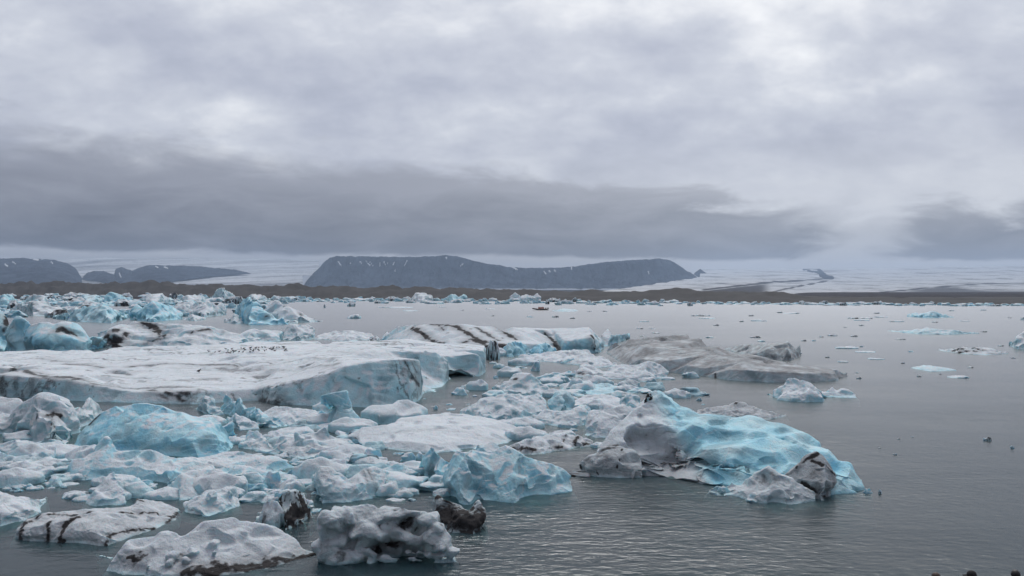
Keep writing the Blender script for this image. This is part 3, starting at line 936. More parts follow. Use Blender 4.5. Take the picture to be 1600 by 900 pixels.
berg('iceberg', 'snow-covered white slab with a black ash keel in the bottom left corner',
     [(152, 866), (176, 877), (163, 892), (190, 899), (260, 903), (340, 901), (400, 894), (450, 881), (497, 866)],
     [(157, 861, .3), (200, 844, .9), (265, 823, 1.5), (333, 813, 1.9), (364, 809, 2.0), (400, 817, 1.9), (436, 827, 1.7), (463, 844, 1.1), (476, 858, .6)],
     mid=[(180, 872, .15), (240, 870, .6), (300, 880, .5), (400, 875, .6), (350, 860, 1.0), (270, 850, 1.1), (215, 882, .25), (430, 858, .8), (300, 893, .12), (370, 889, .15), (440, 872, .25)],
     extra=[(243, 858, .9, .22), (300, 862, .8, (.3, .2, .2)), (330, 850, 1.1, .25), (270, 872, .6, .2), (290, 878, .5, .17), (230, 888, .2, .2), (265, 880, .4, .12), (335, 862, .8, .12), (255, 890, .3, .14)],
     seed=6, facets=.4, plateau=.1, blue=.12, dirt=.05, snow_lo=.05, lump=.6, k=.8, undercut=.12,
     strokes=[([(290, 893), (350, 889), (400, 884), (450, 875), (490, 867)], .22, 1.0), ([(330, 896), (400, 889), (460, 876)], .18, 1.0)], blobs=[((213, 873), .25, .9), ((285, 870), .2, .6), ((340, 885), .3, .8)])
berg('iceberg', 'low dirty-white berg with vertical black stripes, lower left by dark water',
     [(18, 843), (45, 847), (77, 848), (117, 850), (150, 854), (170, 854), (187, 846), (233, 831), (277, 813)],
     [(22, 830, .4), (42, 813, 1.0), (77, 802, 1.5), (133, 797, 1.8), (200, 792, 2.0), (213, 780, 2.3), (250, 784, 2.2), (281, 796, 1.3)],
     mid=[(35, 824, .3), (77, 820, .3), (115, 822, .3), (150, 832, .3), (170, 838, .2), (200, 822, .5), (240, 812, .7), (120, 808, 1.0), (180, 806, 1.2), (230, 797, 1.4)],
     seed=7, silt=.35, facets=.4, blue=.08, dirt=.08, snow_lo=.1, lump=.6, k=.8, scallop=.7,
     strokes=[([(38, 815), (33, 830), (32, 843)], .11, 1.0), ([(77, 816), (75, 830), (74, 846)], .09, 1.0), ([(122, 808), (104, 817), (98, 832), (97, 848)], .13, 1.0), ([(60, 806), (40, 818)], .10, .9), ([(76, 803), (110, 806), (140, 800)], .07, .8), ([(165, 851), (172, 836), (200, 830), (240, 826)], .08, .9), ([(205, 788), (213, 781), (222, 783)], .10, 1.0), ([(190, 801), (235, 801), (275, 808)], .08, .9), ([(262, 817), (278, 803)], .12, .9)])
berg('ice_floe', 'pale ice block cut by the left edge, lower left above the striped berg',
     [(-40, 827), (0, 823), (43, 814), (63, 801), (76, 782)], [(-40, 772, 1.4), (0, 773, 1.4), (22, 777, 1.3), (45, 776, 1.4), (73, 775, 1.0)],
     mid=[(0, 800, .3), (40, 795, .3)], seed=8, blue=.25, snow_lo=.2, k=.9, cat='ice floe')
berg('iceberg', 'stepped chunk of white ice lying behind the striped berg',
     [(283, 800), (320, 809), (350, 801), (378, 791)], [(288, 786, .6), (305, 772, .9), (322, 767, 1.1), (350, 757, 1.4), (368, 759, 1.3), (376, 778, .6)],
     mid=[(310, 790, .4), (345, 780, .5)], extra=[(330, 772, .8, .3), (355, 768, .9, .3)], seed=9, blue=.3, k=.9)
berg('iceberg', 'broken pile of white ice slabs between the stepped chunk and the long blue berg',
     [(257, 768), (278, 783), (300, 781), (340, 772), (376, 764)], [(258, 757, .5), (266, 752, .8), (285, 742, 1.1), (318, 730, 1.7), (334, 728, 1.8), (342, 740, 1.3), (373, 741, 1.4), (376, 755, .6)],
     mid=[(290, 765, .5), (325, 752, .8), (350, 757, .6)], cuts=[(285, 757, .3, (.5, .4, .12), .2), (345, 748, .8, (.4, .5, .14))], seed=10, blue=.3, k=.9)
berg('iceberg', 'squat pale ice chunk directly behind the striped berg, left of the slab pile',
     [(130, 787), (150, 793), (200, 788), (208, 778), (254, 776)], [(134, 779, .4), (147, 770, .8), (163, 743, 1.4), (178, 738, 1.5), (217, 748, 1.3), (238, 762, .9), (250, 770, .4)],
     mid=[(160, 775, .4), (195, 765, .6), (225, 768, .4)], seed=11, blue=.35, k=.9, strokes=[([(228, 756), (243, 764)], .1, .6)])
berg('iceberg', 'long low pale-blue berg with a sharp spike at its left end',
     [(95, 750), (130, 753), (165, 748), (220, 753), (262, 757), (295, 746), (340, 743), (400, 745), (440, 743), (480, 736)],
     [(100, 738, .6), (125, 722, 1.2), (148, 706, 1.6), (158, 694, 1.6), (166, 682, 1.6), (173, 690, 1.6), (182, 702, 1.6), (213, 700, 2.0), (235, 703, 2.0), (272, 713, 1.8), (310, 715, 2.0), (350, 705, 2.4), (374, 702, 2.5), (400, 710, 2.3), (437, 716, 1.8), (476, 730, .7)],
     mid=[(140, 735, .4), (175, 730, .5), (220, 730, .6), (262, 735, .5), (330, 728, .8), (400, 728, .9), (200, 715, 1.2)], seed=12, facets=.5, plateau=.15, blue=.48, snow_lo=.55, k=.9, lump=.7)
berg('iceberg', 'murky grey-blue ice block at the left edge beside the spiked berg',
     [(-30, 735), (0, 734), (40, 737), (92, 734)], [(-30, 705, 1.0), (0, 706, 1.0), (25, 715, .9), (55, 709, 1.1), (82, 703, 1.2), (91, 722, .5)], mid=[(40, 725, .4)], seed=13, blue=.35, dirt=.12, snow=.6, k=.9)
berg('iceberg', 'large rounded vivid blue berg with a double hump, left foreground',
     [(100, 703), (130, 707), (200, 712), (263, 714), (310, 718), (345, 712), (372, 698)],
     [(106, 696, .6), (130, 673, 1.6), (156, 648, 2.6), (181, 634, 3.0), (193, 645, 2.6), (208, 633, 3.0), (230, 631, 3.1), (254, 633, 3.1), (273, 642, 3.0), (300, 648, 3.0), (352, 655, 2.9), (366, 663, 2.6), (372, 685, 1.0)],
     mid=[(180, 675, 1.2), (230, 670, 1.3), (270, 680, .9), (335, 677, .8), (300, 690, .5), (300, 665, 2.0), (345, 668, 2.0), (335, 674, 1.6)], seed=14, facets=.6, grain=.2, blue=.66, snow_lo=.75, lump=.5, scallop=.8, k=.9,
     strokes=[([(156, 648), (140, 663), (120, 683)], .10, .7)])
berg('iceberg', 'lumpy snow-covered berg with a dark hollow at the left edge',
     [(-60, 690), (0, 684), (30, 684), (47, 696), (68, 706), (100, 700), (125, 680), (160, 655)],
     [(-60, 620, 4.5), (0, 619, 4.5), (30, 622, 4.3), (62, 614, 4.8), (85, 616, 4.6), (110, 624, 4.0), (140, 618, 4.2), (166, 634, 2.6)],
     mid=[(0, 650, 2.6), (40, 655, 2.0), (60, 650, 1.9), (82, 647, 1.9), (95, 652, 1.6), (120, 650, 1.9), (45, 668, .9), (75, 672, .8), (100, 672, .8), (30, 672, 1.0), (110, 640, 2.8), (60, 632, 3.3), (140, 638, 2.4)],
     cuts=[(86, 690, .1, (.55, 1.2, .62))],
     seed=15, blue=.28, snow_lo=.12, k=.95, lump=.9, strokes=[([(58, 652), (72, 650), (84, 646), (94, 650)], .16, .95), ([(82, 648), (80, 662), (86, 676)], .10, .7)], blobs=[((88, 690), .6, .6)])  # the blob paints the hollow's shade into the ice colour
berg('ice_floe', 'rounded small ice lump at the left edge in front of the dark hollow',
     [(-20, 713), (0, 713), (30, 714), (64, 706)], [(-20, 694, .7), (0, 695, .7), (25, 688, .9), (42, 690, .9), (63, 697, .5)], seed=16, blue=.35, k=.9, cat='ice floe')

# the big flat slab
berg('tabular_iceberg', 'huge flat white slab with a long blue cliff, gulls resting on top',
     [(-140, 616), (0, 620), (60, 624), (150, 628), (212, 630), (300, 632), (400, 626), (425, 632), (470, 634), (550, 636), (582, 638), (640, 632), (658, 625), (662, 616), (687, 615), (697, 600), (704, 592), (750, 588), (761, 580)],
     [(-140, 552, 24), (0, 551, 24), (50, 548, 25), (130, 548, 24), (150, 546, 24), (207, 542, 25), (287, 541, 25), (340, 540, 26), (400, 535, 29), (437, 534, 29), (525, 535, 28), (625, 531, 30), (660, 533, 28), (690, 537, 24), (725, 536, 21), (758, 540, 9)],
     mid=[(-140, 582, .8), (0, 586, .8), (60, 590, .8), (100, 593, .8), (150, 602, .8), (212, 611, .8), (260, 613, .8), (300, 612, .8), (400, 609, .8), (437, 600, .9), (480, 590, 1.2), (518, 581, 1.2), (540, 572, 1.4), (575, 566, 1.5), (612, 562, 1.5), (640, 561, 1.4), (658, 562, 1.2), (700, 562, 1.0), (704, 556, 3.0), (748, 555, .8), (757, 547, 2.5),
          (530, 630, .15), (560, 632, .2), (600, 634, .2), (640, 628, .2), (300, 580, 10), (100, 570, 12), (450, 560, 14), (600, 546, 14), (680, 550, 8), (720, 547, 6), (0, 568, 12), (200, 585, 8), (400, 585, 7), (520, 560, 9)],
     back=.6, layers=[((.10, 1, .05), 3.3, .16, .5), ((-.06, 1, 0), 5.1, .22, .4)], seed=17, facets=.25, strata=.5, plateau=0, smooth_n=3, lump=.30, scallop=.45, blue=.33, dirt=.05, snow_lo=.32, vox=.125, undercut=.06, grain=1.6,
     cuts=[(722, 600, 2.5, (2.6, 6.0, 1.35)), (668, 612, -.1, (.35, 2.0, 1.2)), (690, 614, .2, (.5, 2.0, .5))],
     strokes=[([(632, 563), (640, 580), (652, 600), (657, 615)], .16, .62), ([(640, 562), (650, 580), (660, 596)], .12, .6), ([(630, 586), (645, 592), (655, 600)], .12, .6), ([(646, 563), (657, 580)], .10, .55), ([(515, 584), (530, 610)], .10, .35), ([(538, 575), (540, 590)], .10, .3),
              ([(20, 576), (45, 582), (70, 588), (120, 592)], .45, .7), ([(140, 598), (170, 603), (230, 607), (300, 605)], .22, .45), ([(260, 612), (275, 618), (285, 626)], .30, .8), ([(235, 610), (250, 616), (262, 624)], .25, .6), ([(275, 612), (292, 616)], .3, .7), ([(100, 569), (130, 570), (160, 574)], .3, .55), ([(205, 573), (250, 569), (300, 569), (370, 572)], .28, .55), ([(180, 582), (200, 586)], .35, .5), ([(0, 600), (5, 615)], .7, .6), ([(25, 590), (27, 615)], .5, .5), ([(50, 595), (52, 620)], .35, .35), ([(280, 594), (340, 592)], .25, .4), ([(400, 589), (420, 587)], .3, .45), ([(490, 558), (520, 562)], .2, .3), ([(405, 577), (480, 575), (530, 568)], .2, .35), ([(415, 612), (440, 626), (455, 634)], .2, .45), ([(405, 625), (430, 633)], .4, .7), ([(350, 578), (390, 580)], .3, .4), ([(60, 560), (110, 566)], .3, .4), ([(480, 549), (560, 552)], .2, .3)])
berg('tabular_iceberg', 'snowy tilted slab crossed by diagonal black ash lines behind the huge flat slab',
     [(590, 534), (640, 548), (700, 552), (790, 552), (850, 550), (875, 548), (905, 551), (935, 553), (952, 541), (985, 529)],
     [(596, 527, 6), (605, 516, 9), (622, 509, 10), (650, 505.5, 11), (700, 506, 11), (750, 507.5, 11), (800, 511, 10), (860, 512, 10), (920, 511, 9), (950, 512.5, 7), (983, 518.5, 2.5)],
     mid=[(640, 530, 3), (700, 536, 2), (760, 540, 1.2), (800, 538, 1.2), (850, 537, 1.0), (882, 533, 1.0), (905, 530, 1.2), (925, 527, 1.3), (955, 523, 1.2), (977, 521, .8), (820, 524, 5)],
     back=.6, seed=18, facets=.12, plateau=0, blue=.55, snow_lo=.40, lump=.35, scallop=.5, k=1.0, dirt=.04,
     strokes=[([(637, 507), (650, 516), (665, 526), (690, 539)], .45, 1.0), ([(644, 512), (654, 519)], .5, .9), ([(712, 510), (730, 520), (745, 529), (757, 538)], .5, 1.0), ([(672, 507), (700, 508), (716, 511)], .35, .9), ([(738, 530), (758, 535)], .7, .9), ([(685, 508), (694, 516)], .25, .8), ([(745, 512), (765, 524), (778, 532)], .35, .7), ([(776, 513), (790, 520), (800, 527)], .4, .9), ([(760, 540), (790, 540)], .6, .9), ([(725, 535), (730, 533)], .4, .9), ([(852, 522), (862, 530), (868, 540), (873, 546)], .35, .9), ([(866, 533), (876, 545)], .3, .7), ([(922, 512), (925, 524), (929, 545)], .35, .9), ([(916, 511), (928, 512)], .35, 1.0), ([(940, 524), (942, 542)], .2, .6), ([(934, 530), (934, 545)], .2, .5), ([(972, 519), (977, 528)], .35, 1.0), ([(978, 519), (981, 528)], .3, 1.0), ([(984, 520), (985, 528)], .3, 1.0), ([(800, 525), (807, 531)], .3, .8)],
     blobs=[((700, 520), .3, .6), ((735, 514), .3, .6), ((770, 533), .5, .7), ((655, 525), .3, .4), ((785, 528), .3, .6), ((680, 514), .25, .5), ((715, 528), .25, .5)])
berg('iceberg', 'broad low grey-brown silt-covered berg in the open water right of centre',
     [(945, 551), (975, 571), (1010, 580), (1047, 582), (1100, 588), (1137, 594), (1200, 598), (1250, 598), (1310, 595), (1326, 588)],
     [(947, 546, 1.5), (962, 534, 11), (985, 529, 17), (1012, 526, 21), (1050, 521.5, 28), (1075, 521.5, 29), (1095, 529, 19), (1125, 539, 13), (1175, 551, 9), (1200, 560, 7), (1250, 570, 5.0), (1307, 577, 3.2), (1323, 581, 1.2)],
     mid=[(960, 557, .8), (1000, 560, .5), (1040, 563, .5), (1070, 570, .5), (1100, 575, .5), (1140, 577, .5), (1200, 580, .5), (1260, 582, .5), (1305, 584, .8), (1050, 545, 8), (1100, 555, 5), (1160, 565, 3.4), (1000, 540, 8), (1030, 533, 16)],
     back=.7, seed=19, facets=.1, silt=.95, silt_top=.75, plateau=0, blue=.10, dirt=.12, snow_lo=.1, snow=.7, lump=.25, scallop=.3, k=1.0, undercut=.10,
     strokes=[([(965, 535), (1010, 530), (1060, 526), (1090, 532)], 1.6, .42), ([(970, 540), (1040, 536), (1100, 545), (1150, 556), (1200, 566)], 1.3, .36), ([(1080, 540), (1100, 538), (1140, 548)], .8, .42), ([(1010, 548), (1060, 552), (1120, 562), (1200, 572), (1290, 580)], .9, .32), ([(1117, 583), (1118, 589)], .25, .7), ([(965, 543), (985, 541)], .5, .5)])
berg('iceberg', 'rounded grey berg poking out behind the broad silt-covered one',
     [(1128, 546), (1170, 557), (1225, 564), (1240, 562), (1253, 557)], [(1135, 541, 3), (1155, 539, 5), (1180, 537.5, 5), (1200, 536, 5), (1232, 534, 5), (1250, 538, 2.5)], mid=[(1200, 545, 1.2), (1230, 543, 1.0)], seed=20, facets=.15, silt=.95, blue=.15, dirt=.10, snow_lo=.2, snow=.3, lump=.4, k=1.0)
# right of centre: small bergs in open water
berg('iceberg', 'small pale-blue two-humped berg floating below the silt-covered berg',
     [(1198, 617), (1215, 625), (1258, 629), (1287, 628), (1296, 621), (1318, 622), (1341, 622)], [(1200, 613, .6), (1225, 604, 1.6), (1232, 594, 2.2), (1247, 591, 2.4), (1265, 599, 2.0), (1300, 605, 1.8), (1325, 611, 1.4), (1341, 617, .5)],
     mid=[(1230, 613, .8), (1265, 613, .7), (1300, 613, .7), (1280, 617, .5)], seed=22, blue=.45, snow_lo=.3, k=.9, blobs=[((1284, 617), .2, .7)])
berg('ice_floe', 'low grey floe with dark crest behind the right shoulder of the biggest blue berg',
     [(1085, 650), (1120, 650), (1200, 657), (1231, 651)], [(1090, 640, 1.0), (1115, 634, 1.4), (1150, 627, 1.8), (1165, 628, 1.8), (1192, 638, 1.2), (1228, 645, .6)], seed=23, silt=.5, blue=.15, dirt=.1, snow_lo=.1, k=.9, cat='ice floe', strokes=[([(1120, 634), (1150, 630), (1175, 634)], .18, .9)])
# white raft in the middle channel
berg('ice_floe', 'white snow raft with a jagged right hump in the middle channel',
     [(893, 588), (920, 591), (950, 593), (1012, 594), (1045, 590)], [(897, 577, 1.2), (905, 570, 3), (918, 565, 4.5), (955, 572, 3), (990, 567, 3.2), (1012, 564, 3), (1030, 569, 2.4), (1045, 581, .8)], mid=[(930, 580, 1.4), (970, 583, 1), (1010, 578, 1.3), (1005, 580, 1.1)], seed=24, blue=.35, snow_lo=.2, k=.9, cat='ice floe', strokes=[([(896, 584), (905, 582), (920, 588)], .22, .7)])
berg('ice_floe', 'flat white raft reaching left from the ash-lined slab',
     [(806, 558), (825, 564), (860, 566), (895, 570), (930, 575), (967, 573)], [(815, 553, 2), (840, 552, 4), (885, 547, 7), (917, 546, 8), (940, 557, 5), (964, 568, 1.5)], mid=[(850, 559, 1.2), (900, 562, 1.5), (930, 567, 1.4)], seed=25, blue=.3, snow_lo=.15, k=.9, cat='ice floe')
berg('iceberg', 'larger smooth teal ice dome in front of the ash-lined slab', [(824, 557), (845, 559), (873, 553)], [(828, 545, 1.3), (842, 537, 2.2), (855, 535, 2.4), (868, 542, 1.6)], seed=26, blue=.75, snow=.1, lump=.3, scallop=.5, k=.9)
berg('iceberg', 'smaller teal ice lump left of the teal dome by the ash-lined slab', [(783, 556), (800, 558), (825, 553)], [(785, 545, 1.4), (797, 536, 2.0), (812, 532, 2.4), (822, 540, 1.6)], seed=27, blue=.65, snow=.2, lump=.4, k=.9)

# middle: lumps between the slab and the biggest blue berg
berg('iceberg', 'broad pale lump of ice in the middle with a rounded blue end',
     [(716, 648), (740, 656), (790, 661), (830, 656), (856, 650)], [(719, 641, .7), (730, 632, 1.6), (745, 625, 2.4), (775, 617, 3.0), (800, 615, 3.2), (830, 614, 3.2), (850, 617, 2.8)], mid=[(760, 638, 1.0), (800, 636, 1.1), (835, 636, 1.0)], seed=28, blue=.40, snow_lo=.35, k=.9)
berg('iceberg', 'rounded blue ice boulder between the broad pale lump and the smooth white hump', [(855, 645), (875, 648), (900, 643)], [(857, 622, 1.2), (868, 612, 1.7), (884, 610, 1.8), (896, 620, 1.3)], mid=[(880, 630, .5)], seed=29, blue=.55, snow=.5, lump=.5, k=.9)
berg('iceberg', 'jagged low ice lump with a tilted blue block in front of the rounded boulder', [(832, 662), (870, 666), (910, 666), (931, 660)], [(835, 652, .7), (850, 641, 1.6), (880, 644, 1.5), (905, 634, 1.9), (920, 635, 1.8), (929, 648, .9)], mid=[(860, 655, .6), (905, 650, .7)], seed=30, blue=.42, snow_lo=.35, k=.9)
berg('iceberg', 'smooth white hump of ice left of the biggest blue berg', [(910, 680), (930, 684), (955, 685), (985, 682), (998, 670)], [(912, 664, .9), (921, 643, 2.0), (944, 628, 2.8), (975, 632, 2.7), (996, 646, 1.8)], mid=[(935, 660, .8), (965, 657, 1.0)], seed=31, blue=.18, snow_lo=.15, lump=.6, k=.9)
berg('ice_floe', 'flat white floe behind the smooth white hump', [(893, 634), (930, 637), (975, 637)], [(898, 625, 1.5), (915, 616, 3.0), (945, 615, 3.0), (970, 622, 1.8)], seed=32, blue=.25, snow_lo=.2, k=.9, cat='ice floe')
berg('iceberg', 'blocky blue ice lump tucked behind the peak of the biggest blue berg', [(968, 640), (985, 644), (1004, 640)], [(970, 622, 1.2), (982, 616, 1.6), (998, 620, 1.4)], seed=33, blue=.5, k=.9)
berg('ice_floe', 'green half-sunken floe in the middle channel below the white raft', [(884, 612), (930, 617), (975, 612)], [(888, 604, 2.2), (915, 597, 3.5), (950, 598, 3.2), (973, 606, 1.5)], seed=34, blue=.55, snow=.35, lump=.3, k=.9, cat='ice floe', keep=.5)
berg('iceberg', 'lumpy white chunk at the mouth of the slab cavity', [(764, 612), (790, 618), (830, 620), (863, 614)], [(767, 604, .9), (785, 593, 2.0), (805, 584, 2.8), (830, 583, 2.8), (850, 598, 1.6), (861, 609, .7)], mid=[(800, 605, .7), (835, 606, .8)], seed=35, blue=.35, snow_lo=.3, k=.9, blobs=[((806, 592), .25, .8)])

# the biggest blue berg
def peak_blue(co, no, bv, sn):
    # grey, bubbly wing on the left, clear blue body on the right
    lx = co[:, 0] * 30.0 + 800                # along the berg, left to right
    wing = 1 - sst(lx + 2.2 * (co[:, 2] - 1.0) * 6, 1035, 1075)
    return bv * (1 - 0.9 * wing), np.maximum(sn * (1 - 0.3 * wing), 0.85 * wing), wing * np.clip(0.06 + 0.3 * (1.3 - co[:, 2]), 0.0, 0.5)
B1 = berg('iceberg', 'biggest vivid blue berg with a grey peaked wing and overhanging hollow, right of centre',
     [(900, 742), (935, 745), (1000, 748), (1014, 738), (1035, 746), (1083, 757), (1130, 763), (1180, 768), (1250, 773), (1300, 776), (1335, 772), (1352, 764)],
     [(906, 728, .7), (930, 705, 1.5), (957, 673, 2.6), (975, 655, 3.2), (995, 640, 3.6), (1008, 626, 3.9), (1024, 610, 4.1), (1034, 614, 4.1), (1047, 624, 4.2), (1060, 635, 4.4), (1075, 637, 4.6), (1093, 643, 4.8), (1130, 648, 5.0), (1150, 655, 5.0), (1168, 654, 5.0), (1200, 662, 4.9), (1222, 665, 4.7), (1243, 674, 4.6), (1280, 687, 4.0), (1300, 706, 3.0), (1330, 729, 1.8), (1350, 752, .6)],
     mid=[(935, 722, .6), (965, 700, 1.4), (1000, 700, .9), (1000, 735, .15), (1008, 720, .5), (1020, 700, 1.2), (1040, 672, 2.2), (1055, 690, 2.1), (1075, 710, 1.6), (1100, 720, 1.3), (1140, 730, 1.2), (1170, 735, 1.3), (1110, 690, 1.9), (1150, 700, 1.9), (1200, 705, 2.0), (1240, 715, 1.6), (1120, 668, 3.4), (1180, 672, 3.6), (1230, 690, 3.0), (1060, 655, 3.4), (1280, 735, .9), (1320, 755, .4), (1035, 730, .9), (1065, 735, 1.0), (1100, 742, .6), (990, 665, 2.4)],
     cuts=[(1016, 734, .15, (.36, .7, .42)), (1078, 719, 1.0, (.9, .9, .13)), (1115, 729, 1.0, (1.1, .9, .17)), (1148, 737, 1.0, (.7, .9, .09)), (1052, 708, .9, (.5, .8, .36)), (1040, 718, .35, (.28, .5, .5)), (1075, 680, 2.0, (.9, .7, .45)), (1232, 683, 3.2, (.5, .7, .28)), (1180, 700, 1.6, (.9, .5, .22)), (1085, 735, .5, (.8, .4, .3))],
     seed=36, facets=.6, grain=.1, strata=2.0, smooth_n=2, lump=.7, scallop=1.5, blue=.60, snow_lo=1.25, k=.85, dirt=.02, bluefn=peak_blue,
     strokes=[([(972, 665), (985, 690), (998, 715)], .06, .6), ([(1000, 662), (1010, 680), (1015, 700)], .05, .4), ([(905, 740), (905, 728), (930, 706), (958, 698)], .10, .85), ([(972, 703), (968, 720), (965, 728)], .05, .8), ([(925, 722), (935, 740)], .05, .6), ([(945, 700), (965, 696)], .14, .6)], blobs=[((940, 730), .6, .22), ((930, 712), .4, .35)])
berg('iceberg', 'dirty grey ice block at the left foot of the biggest blue berg',
     [(901, 743), (935, 746), (985, 748), (1004, 746)], [(905, 729, .3), (918, 713, .7), (945, 700, 1.1), (970, 697, 1.3), (990, 705, 1.2), (1002, 726, .6)], mid=[(930, 728, .25), (965, 722, .35), (990, 732, .2), (950, 712, .6)], seed=137, blue=.08, dirt=.12, silt=.7, snow_lo=.1, snow=.7, facets=.5, k=.8,
     strokes=[([(972, 702), (968, 718), (964, 730)], .06, .9), ([(940, 703), (962, 699)], .10, .7), ([(925, 722), (935, 742)], .05, .7), ([(906, 742), (907, 728), (925, 709)], .10, .9)])
berg('iceberg', 'grey snow-crusted ice wing at the foot of the biggest blue berg, right of centre',
     [(1101, 771), (1120, 775), (1145, 775), (1168, 784), (1200, 788), (1240, 790), (1280, 784)], [(1103, 765, .3), (1116, 760, .5), (1140, 752, .8), (1167, 743, 1.1), (1200, 730, 1.3), (1230, 747, 1.1), (1262, 763, .8), (1279, 774, .4)], mid=[(1160, 765, .4), (1200, 760, .6), (1235, 770, .4)], seed=38, silt=.3, blue=.2, dirt=.10, snow_lo=.2, snow=.8, lump=.6, k=.8, blobs=[((1210, 745), .35, .5), ((1195, 752), .3, .4)])
berg('iceberg', 'dirty grey pyramid of ice with black ash edges leaning on the biggest blue berg',
     [(1222, 774), (1250, 778), (1290, 784), (1319, 770)], [(1226, 742, .7), (1244, 730, .9), (1260, 717, 1.0), (1278, 708, 1.1), (1290, 722, 1.0), (1310, 745, .7), (1317, 762, .4)], mid=[(1265, 748, .45), (1290, 755, .3)], seed=39, silt=.6, blue=.1, dirt=.2, snow_lo=.05, snow=.7, lump=.7, k=.8,
     strokes=[([(1226, 742), (1244, 731), (1260, 718), (1278, 709)], .10, 1.0), ([(1268, 720), (1285, 727), (1300, 738), (1309, 748)], .10, .95), ([(1258, 757), (1275, 768), (1290, 775)], .16, .85)])
berg('iceberg', 'bright blue-white pyramid berg with a white rib, bottom centre',
     [(649, 738), (664, 752), (680, 765), (696, 781), (720, 789), (737, 790), (748, 781), (770, 783), (800, 786), (850, 777), (897, 768)],
     [(650, 727, .7), (662, 713, 1.3), (677, 703, 1.8), (714, 698, 2.2), (735, 702, 2.1), (770, 695, 2.4), (798, 704, 2.0), (840, 722, 1.5), (877, 733, 1.2), (896, 748, .6)],
     mid=[(680, 735, .8), (712, 740, .5), (722, 775, .05), (735, 745, .6), (728, 715, 1.2), (770, 740, .9), (760, 770, .25), (800, 748, .8), (840, 755, .6), (870, 758, .4), (700, 755, .4)],
     seed=40, blue=.52, snow_lo=.55, lump=.6, scallop=.8, k=.8)
berg('ice_floe', 'small white floe with black ash blotches left of the grey peaked wing',
     [(793, 705), (815, 712), (850, 709), (900, 701), (930, 697)], [(797, 696, .5), (812, 690, .9), (833, 682, 1.5), (867, 677, 1.9), (903, 680, 1.6), (928, 689, .6)], mid=[(820, 700, .4), (860, 696, .5), (900, 691, .5)], seed=41, blue=.08, snow_lo=.0, lump=.5, k=.8, cat='ice floe', undercut=.2,
     strokes=[([(815, 701), (835, 703)], .14, 1.0), ([(868, 699), (878, 698)], .14, 1.0), ([(903, 682), (897, 690), (898, 696)], .12, 1.0), ([(912, 694), (926, 693)], .13, 1.0), ([(885, 679), (880, 690)], .06, .7), ([(800, 700), (812, 702)], .12, .7)])
berg('ice_floe', 'wide flat snow floe in the centre foreground',
     [(522, 676), (532, 685), (566, 697), (620, 704), (668, 709), (710, 706), (760, 700), (795, 692), (819, 677)],
     [(527, 672, .8), (567, 667, 2.2), (605, 664, 3.4), (627, 653, 5.5), (660, 648, 6.8), (700, 645.5, 7.3), (730, 647, 6.9), (770, 654, 5.3), (800, 663, 3.2), (816, 672, 1.0)], mid=[(560, 680, .8), (620, 688, .7), (668, 694, .7), (720, 690, 1.0), (770, 683, 1.4), (680, 665, 3.5), (740, 665, 3.5)],
     seed=42, facets=.25, plateau=0, blue=.2, snow_lo=.1, lump=.35, scallop=.6, grain=1.3, k=.85, cat='ice floe', undercut=.12)
berg('iceberg', 'upright blue ice fin with an overhanging left tip, in front of the slab cliff',
     [(488, 668), (520, 671), (560, 671), (590, 668)], [(482, 627, .9), (500, 620, 1.0), (516, 615, 1.1), (543, 610, 1.2), (551, 640, .9), (565, 653, .7), (588, 664, .4)], mid=[(518, 645, .4), (545, 650, .4)], back=.35, plateau=.1, facets=.3, seed=43, blue=.5, snow=.35, lump=.4, k=.8, cuts=[(492, 655, .5, (.85, 2.5, .75))], smooth_n=2)
berg('ice_floe', 'low white floe left of the upright fin', [(402, 660), (450, 666), (500, 662), (520, 655)], [(405, 644, 1.5), (430, 634, 2.6), (462, 637, 2.3), (500, 642, 1.8), (518, 647, 1.0)], mid=[(450, 652, .9)], seed=44, blue=.4, snow_lo=.3, k=.9, cat='ice floe')
berg('iceberg', 'pointed blue-green ice fin standing in front of the slab, left of centre', [(340, 643), (370, 655), (400, 666), (425, 669), (448, 667)], [(338, 623, 1.2), (353, 616, 1.6), (375, 622, 1.6), (400, 633, 1.4), (432, 650, .9), (446, 661, .4)], mid=[(375, 640, .5), (410, 652, .4)], seed=45, blue=.52, snow_lo=.6, lump=.4, k=.8)
berg('iceberg', 'small tilted ice fin with a ragged tip left of the pointed blue-green fin', [(305, 640), (325, 650), (352, 648)], [(297, 621, .8), (320, 618, 1.2), (335, 624, 1.1), (350, 638, .5)], mid=[(325, 635, .4)], seed=46, blue=.35, snow_lo=.5, lump=.5, k=.8)
berg('iceberg', 'rounded ice lump wedged between the pointed fin and the double-humped blue berg', [(352, 665), (375, 673), (406, 670)], [(354, 652, .7), (366, 645, 1.1), (390, 655, .9), (404, 664, .4)], seed=47, blue=.4, snow_lo=.4, k=.8)
berg('ice_floe', 'ragged white floe with a pointed knob left of the wide snow floe',
     [(373, 700), (410, 707), (450, 717), (500, 720), (542, 717), (567, 702)], [(376, 688, 1.0), (400, 676, 2.0), (440, 684, 1.6), (475, 680, 2.2), (492, 678, 2.4), (507, 667, 2.6), (518, 679, 2.3), (548, 687, 1.8), (565, 697, .6)], mid=[(420, 695, .8), (480, 700, .9), (530, 702, .8)], extra=[(465, 688, 1.6, .35), (440, 690, 1.2, .3), (420, 686, 1.5, .25)], seed=48, blue=.3, snow_lo=.3, k=.85, cat='ice floe')
berg('iceberg', 'thin grey wedge of ice lying behind the scooped white berg', [(489, 738), (520, 737), (553, 731)], [(491, 731, .3), (520, 721, .8), (540, 713, 1.0), (553, 707, 1.0)], seed=49, blue=.25, dirt=.1, k=.8)
